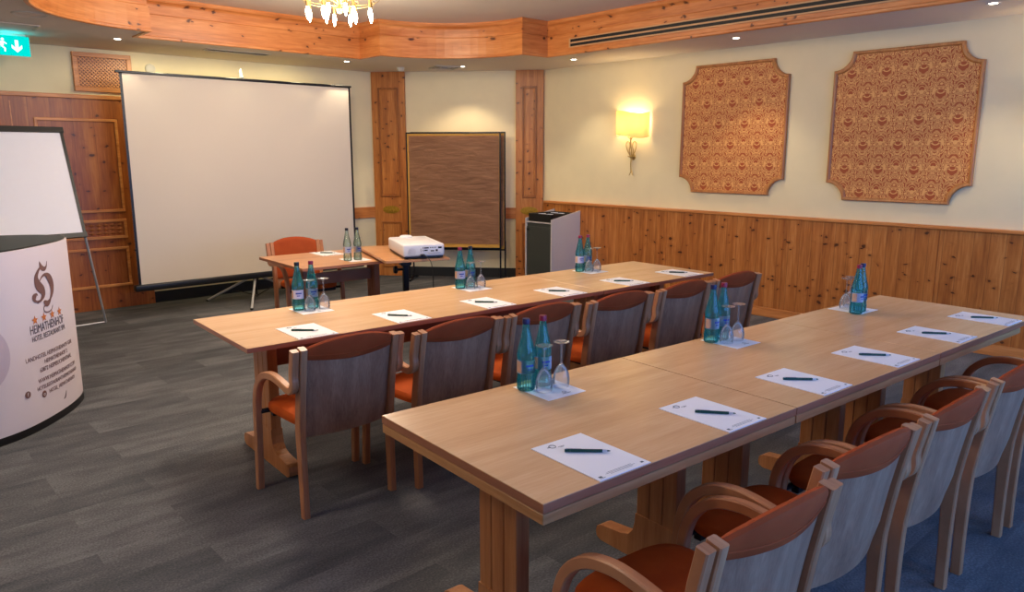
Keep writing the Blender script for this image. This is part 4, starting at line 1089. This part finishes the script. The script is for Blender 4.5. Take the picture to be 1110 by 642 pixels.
cpos = Matrix.Translation((3.70, 5.32, ZP)) @ Matrix.Rotation(pa, 4, 'Z')
s = [cpos @ Vector(p) for p in ((-0.015, y-0.03, 0.034), (0.0, y-0.07, 0.03), (0.02, y-0.16, -0.02), (0.03, y-0.17, -0.2), (0.02, y-0.15, -0.5), (0.04, y-0.14, -0.70), (0.10, y-0.05, -0.768), (0.3, y+0.1, -0.7695))]
b = B(); tube(b, crom(s, 6), 0.0035, 6); tag(obj('power_cable', b, 'cable', None, True), 'thin black cable hanging from the projector to the floor', 'cable')
t = thing('multi_socket_strip', 'black multi socket strip on the floor behind the projector stand', 'socket strip', (4.65, 6.75, 0), R(20))
b = B(); box(b, -0.15, 0.15, -0.03, 0.03, 0, 0.045, 0.006); obj('housing', b, 'black', t)
b = B()
for k in range(3):
    lathe(b, [(0.017, 0.0455), (0.021, 0.0455), (0.021, 0.048), (0.017, 0.048)], 16, (-0.09+0.09*k, 0, 0))
obj('socket_ring', b, 'grey_cab', t)
b = B(); tube(b, crom([(0.15, 0, 0.03), (0.25, 0.05, 0.02), (0.35, 0.2, 0.008), (0.6, 0.5, 0.008)], 6), 0.005, 6); obj('lead', b, 'cable', t, True)

# ------------------------------------------------------------------ flipchart
TR, BR = Vector((1.600, 7.75, 1.843)), Vector((1.640, 7.44, 0.905))
wdir = Vector((-0.985, -0.10, 0)).normalized(); WB = 0.69
nrmv = wdir.cross(TR-BR).normalized()
if nrmv.y > 0: nrmv = -nrmv
upv = (TR-BR).normalized()
org = BR.copy()
t = thing('flipchart_easel', 'white flipchart with black frame on chrome legs', 'flipchart', (1.3, 7.6, 0))
o0 = Vector((1.3, 7.6, 0))
def fp(a, h, d): return org+wdir*a+upv*h+nrmv*d-o0
def fbox(bm, a0, a1, h0, h1, d0, d1):
    vs = [bm.verts.new(fp(a, h, d)) for a in (a0, a1) for h in (h0, h1) for d in (d0, d1)]
    for f in ((0, 1, 3, 2), (4, 6, 7, 5), (0, 4, 5, 1), (2, 3, 7, 6), (0, 2, 6, 4), (1, 5, 7, 3)): bm.faces.new([vs[i] for i in f])
HB2 = (TR-BR).length
b = B(); fbox(b, 0.02, WB-0.02, 0.03, HB2-0.02, -0.01, 0.004); obj('board', b, 'white_cab', t)
b = B(); fbox(b, 0.03, WB-0.03, 0.045, HB2-0.03, 0.0045, 0.009); obj('paper_pad', b, 'paper', t)
b = B(); fbox(b, 0, 0.022, 0, HB2, -0.012, 0.012); fbox(b, WB-0.022, WB, 0, HB2, -0.012, 0.012); fbox(b, 0, WB, 0, 0.04, -0.014, 0.03); obj('frame', b, 'black', t)
b = B(); fbox(b, -0.005, WB+0.005, HB2-0.03, HB2+0.02, -0.016, 0.026); obj('clamp_bar', b, 'black', t)
for (a, foot) in ((0.01, (1.844, 7.967)), (WB-0.01, (0.86, 7.86))):
    b = B(); top = fp(a, 0.02, -0.01); e = Vector((foot[0], foot[1], 0.012))-o0; tube(b, [top, e], 0.011, 10); obj('leg', b, 'chrome', t, True)
b = B(); tube(b, [Vector((1.844, 7.967, 0.014))-o0, Vector((0.86, 7.86, 0.014))-o0], 0.008, 8); obj('foot_bar', b, 'chrome', t, True)
b = B(); tube(b, [fp(WB/2, HB2*0.9, -0.02), Vector((1.33, 8.35, 0.01))-o0], 0.011, 8); obj('leg', b, 'chrome', t, True)

# ------------------------------------------------------------------ promotion counter
cp = [(-0.20, 4.88), (0.10, 4.83), (0.33, 4.84), (0.53, 4.895), (0.70, 4.995), (0.875, 5.175), (1.02, 5.375), (1.105, 5.565), (1.10, 5.69), (1.01, 5.82), (0.84, 5.93), (0.5, 6.0), (0.1, 5.98), (-0.25, 5.85), (-0.45, 5.55), (-0.42, 5.15)]
poly = [Vector((p.x, p.y)) for p in crom([(a, c, 0) for a, c in cp], 6, True)]
cc = Vector((0.35, 5.42))
ZC = 1.10
def ring_c(k, z): return [((p-cc).x*k, (p-cc).y*k, z) for p in poly]
t = thing('promotion_counter', 'round white fabric promotion counter with dark top at left', 'counter', (cc.x, cc.y, 0))
b = B(); loft(b, [ring_c(1.004, 0.0), ring_c(1.006, 0.03), ring_c(1.0, 0.045)]); obj('base', b, 'black', t, True)
b = B(); zs = [0.045, 0.06]+[0.1+0.1*i for i in range(10)]+[1.085, 1.09]
loft(b, [ring_c(1.0 if z > 0.05 else 0.998, z) for z in zs]); skin = obj('fabric_wrap', b, 'counter', t, True)
b = B(); loft(b, [ring_c(0.985, 1.0905), ring_c(0.99, ZC)]); obj('counter_top', b, 'counter_top', t, True)
# map arc length -> outline
cum = [0.0]
for a, c in zip(poly, poly[1:]): cum.append(cum[-1]+(c-a).length)
def on_outline(s, z, d):
    s = max(0, min(s, cum[-1]-1e-4)); i = 0
    while cum[i+1] < s: i += 1
    f = (s-cum[i])/(cum[i+1]-cum[i]); p = poly[i].lerp(poly[i+1], f); tg = (poly[i+1]-poly[i]).normalized(); n = Vector((tg.y, -tg.x))
    q = p+n*d-cc
    return Vector((q.x, q.y, z))
S_MID = min(range(len(poly)), key=lambda i: (poly[i]-Vector((0.905, 5.215))).length); S_MID = cum[S_MID]
def wrap(bm, s0, z0):
    for v in bm.verts: v.co = on_outline(s0+v.co.x, z0+v.co.y, 0.0022+v.co.z)
    return bm
def line(txt, size, z, mat='grey_print', ds=0.0, sx_=1.0, nm='lettering'):
    bm = text_bm(txt, size)
    for v in bm.verts: v.co.x *= sx_
    obj(nm, wrap(bm, S_MID+ds, z), mat, skin)
line('HEIMATHENHOF', 0.074, 0.606, sx_=0.64, ds=-0.03)
line('HOTEL RESTAURANT SPA', 0.047, 0.552, sx_=0.66, ds=-0.02)
line('LANDHOTEL HEIMATHENHOF GBR', 0.038, 0.440, 'mauve', sx_=0.84, ds=-0.02)
line('HEIMATHENHOF 2', 0.038, 0.397, 'mauve', sx_=0.84, ds=0.02)
line('63872 HEIMBUCHENTHAL', 0.038, 0.354, 'mauve', sx_=0.84, ds=0.02)
line('WWW.HEIMATHENHOF.COM', 0.038, 0.292, 'mauve', sx_=0.86, ds=0.03)
line('HOTELRESTAURANTHEIMATHENHOF', 0.035, 0.249, 'mauve', sx_=0.80, ds=0.03)
line('HOTEL_HEIMATHENHOF', 0.035, 0.206, 'mauve', sx_=0.82, ds=0.06)
def disc(r, n=24, z=0.0):
    bm = B(); lathe(bm, [(0, 0.0008)]+[(r*k/12, 0.0008) for k in range(1, 13)]+[(r, 0.0), (0, 0.0)], n); return bm
for ds, z, ch in ((-0.285, 0.243, 'f'), (-0.150, 0.205, 'o')):
    obj('social_icon', wrap(disc(0.021), S_MID+ds, z), 'mauve', skin)
    bm = text_bm(ch, 0.034); 
    for v in bm.verts: v.co.z += 0.0012
    obj('icon_letter', wrap(bm, S_MID+ds, z), 'white_dot', skin)
# stars
def star(r):
    bm = B(); vs = []
    for k in range(10):
        a = PI/2+PI*k/5; q = r if k % 2 == 0 else r*0.42; vs.append(bm.verts.new((q*math.cos(a), q*math.sin(a), 0)))
    c = bm.verts.new((0, 0, 0))
    for k in range(10): bm.faces.new([c, vs[k], vs[(k+1) % 10]])
    r_ = bmesh.ops.extrude_face_region(bm, geom=bm.faces[:]); bmesh.ops.translate(bm, vec=(0, 0, 0.0006), verts=[g for g in r_['geom'] if isinstance(g, bmesh.types.BMVert)])
    return bm
for k in range(4): obj('star', wrap(star(0.029), S_MID-0.155+0.088*k, 0.662), 'orange_print', skin)
# blackletter emblem built from tapered strokes
def ribbon(pts, n=8):
    c = crom([(p[0], p[1], p[2]) for p in pts], n); bm = B(); L0 = []
    for i, p in enumerate(c):
        q = c[min(i+1, len(c)-1)]-c[max(i-1, 0)]; d = Vector((q.x, q.y)).normalized(); nn = Vector((-d.y, d.x)); w = max(p.z, 0.0004)/2
        L0.append((bm.verts.new((p.x+nn.x*w, p.y+nn.y*w, 0)), bm.verts.new((p.x-nn.x*w, p.y-nn.y*w, 0))))
    for a, d in zip(L0, L0[1:]): bm.faces.new([a[0], a[1], d[1], d[0]])
    r_ = bmesh.ops.extrude_face_region(bm, geom=bm.faces[:]); bmesh.ops.translate(bm, vec=(0, 0, 1), verts=[g for g in r_['geom'] if isinstance(g, bmesh.types.BMVert)])
    return bm
# strokes in an image-like grid (x right, y down, width) measured on the emblem
strokes = [
 [(283, 222, 2), (276, 250, 8), (262, 262, 18), (245, 250, 22), (238, 226, 10), (236, 214, 2)],
 [(250, 240, 8), (225, 262, 12), (208, 300, 24), (215, 345, 42), (235, 378, 40), (240, 408, 26), (222, 436, 12), (200, 440, 12)],
 [(212, 442, 3), (190, 430, 12), (186, 408, 26), (200, 394, 10), (206, 404, 3)],
 [(222, 330, 3), (240, 305, 8), (262, 296, 14), (284, 315, 32), (298, 352, 34), (300, 395, 24), (290, 430, 14), (276, 452, 6)],
 [(290, 432, 3), (275, 455, 16), (258, 466, 26), (244, 452, 18), (238, 446, 2)],
 [(250, 470, 10), (236, 482, 4), (238, 505, 4), (258, 516, 5), (282, 508, 4), (292, 486, 3)],
]
em = B()
for i, st in enumerate(strokes):
    r1 = ribbon([((x-244-(y-365)*0.02)*0.00165, -(y-365)*0.00104, w*0.00140) for x, y, w in st])
    # widths were scaled with w; ribbon floor is small
    merge(em, r1, Matrix.Diagonal((1, 1, 0.0006, 1)) @ Matrix.Translation((0, 0, i*0.4)))
em2 = em
def ribbon_fix(): pass
obj('blackletter_emblem', wrap(em2, S_MID-0.04, 0.842), 'mauve', skin)
bm = disc(0.20, 40)
for v in bm.verts: v.co.x *= 0.95
obj('round_print', wrap(bm, max(0.0, S_MID-0.56), 0.515), 'mauve_pale', skin)
bm = B(); merge(bm, ribbon([(-0.018, -0.012, 0.002), (0.0, -0.006, 0.012), (0.014, 0.012, 0.008), (0.022, 0.03, 0.002)]), Matrix.Diagonal((1, 1, 0.0006, 1)))
obj('leaf_print', wrap(bm, S_MID+0.06, 0.122), 'grey_print', skin)

# ------------------------------------------------------------------ lights
def area(name, loc, rot, sx_, sy_, watts, col, spread=None):
    l = bpy.data.lights.new(name, 'AREA'); l.shape = 'RECTANGLE'; l.size = sx_; l.size_y = sy_; l.energy = watts; l.color = col
    if spread: l.spread = R(spread)
    o = bpy.data.objects.new(name, l); C.objects.link(o); o.location = loc; o.rotation_euler = rot; return o
for i, (a0, a1) in enumerate(wins):
    area('window_daylight', ((a0+a1)/2, YB-0.02, (WZ0+WZ1)/2), (R(90), 0, 0), a1-a0-0.1, WZ1-WZ0-0.1, 56, (0.05, 0.32, 1.0))
def point(name, loc, watts, col, r=0.1):
    l = bpy.data.lights.new(name, 'POINT'); l.energy = watts; l.color = col; l.shadow_soft_size = r
    o = bpy.data.objects.new(name, l); C.objects.link(o); o.location = loc; return o
point('table_fill', (2.3, 4.3, 2.75), 105, (1, 0.86, 0.68), 0.35)  # added fill light to brighten the tables; no chandelier hangs here
point('front_chandelier_glow', (CHX, CHY, CHZ-0.14), 55, (1, 0.86, 0.68), 0.25)
for xx in (2.6, 3.35, 4.1):
    l = bpy.data.lights.new('wall_washer_beam', 'SPOT'); l.energy = 15; l.color = (1, 0.88, 0.50); l.spot_size = R(130); l.spot_blend = 0.9; l.shadow_soft_size = 0.05
    o = bpy.data.objects.new('wall_washer_beam', l); C.objects.link(o); o.location = (xx, 7.98, SOF-0.05); o.rotation_euler = (R(38), 0, 0)
point('exit_sign_glow', (1.335, 8.08, 2.60), 1.2, (0.0, 0.75, 0.85), 0.06)
point('left_side_fill', (-0.4, 3.2, 2.45), 36, (1, 0.84, 0.64), 0.2)  # invented fill out of view, lifts the left side and floor; no lamp modelled
w = bpy.data.worlds.new('daylight'); w.use_nodes = True; sc.world = w
w.node_tree.nodes['Background'].inputs[0].default_value = (0.5, 0.65, 1, 1); w.node_tree.nodes['Background'].inputs[1].default_value = 0.5

# ------------------------------------------------------------------ camera
f, yaw, pitch, roll = 806.2, 0.83331, 0.18801, 0.00066
cy_, sy_, cp_, sp_ = math.cos(yaw), math.sin(yaw), math.cos(pitch), math.sin(pitch)
F = Vector((cy_*cp_, sy_*cp_, -sp_)); Rr = Vector((sy_, -cy_, 0)); U = Rr.cross(F)
cam = bpy.data.cameras.new('camera'); co = bpy.data.objects.new('camera', cam); C.objects.link(co)
m = Matrix((Rr, U, -F)).transposed().to_4x4(); m.translation = (0, 0, 1.6284); co.matrix_world = m
cam.sensor_fit = 'HORIZONTAL'; cam.sensor_width = 36; cam.lens = f/1110*36; cam.clip_start = 0.05
sc.camera = co
sc.view_settings.view_transform = 'Standard'; sc.view_settings.look = 'None'; sc.view_settings.gamma = 1; sc.view_settings.use_curve_mapping = False
sc.view_settings.exposure = 0.28
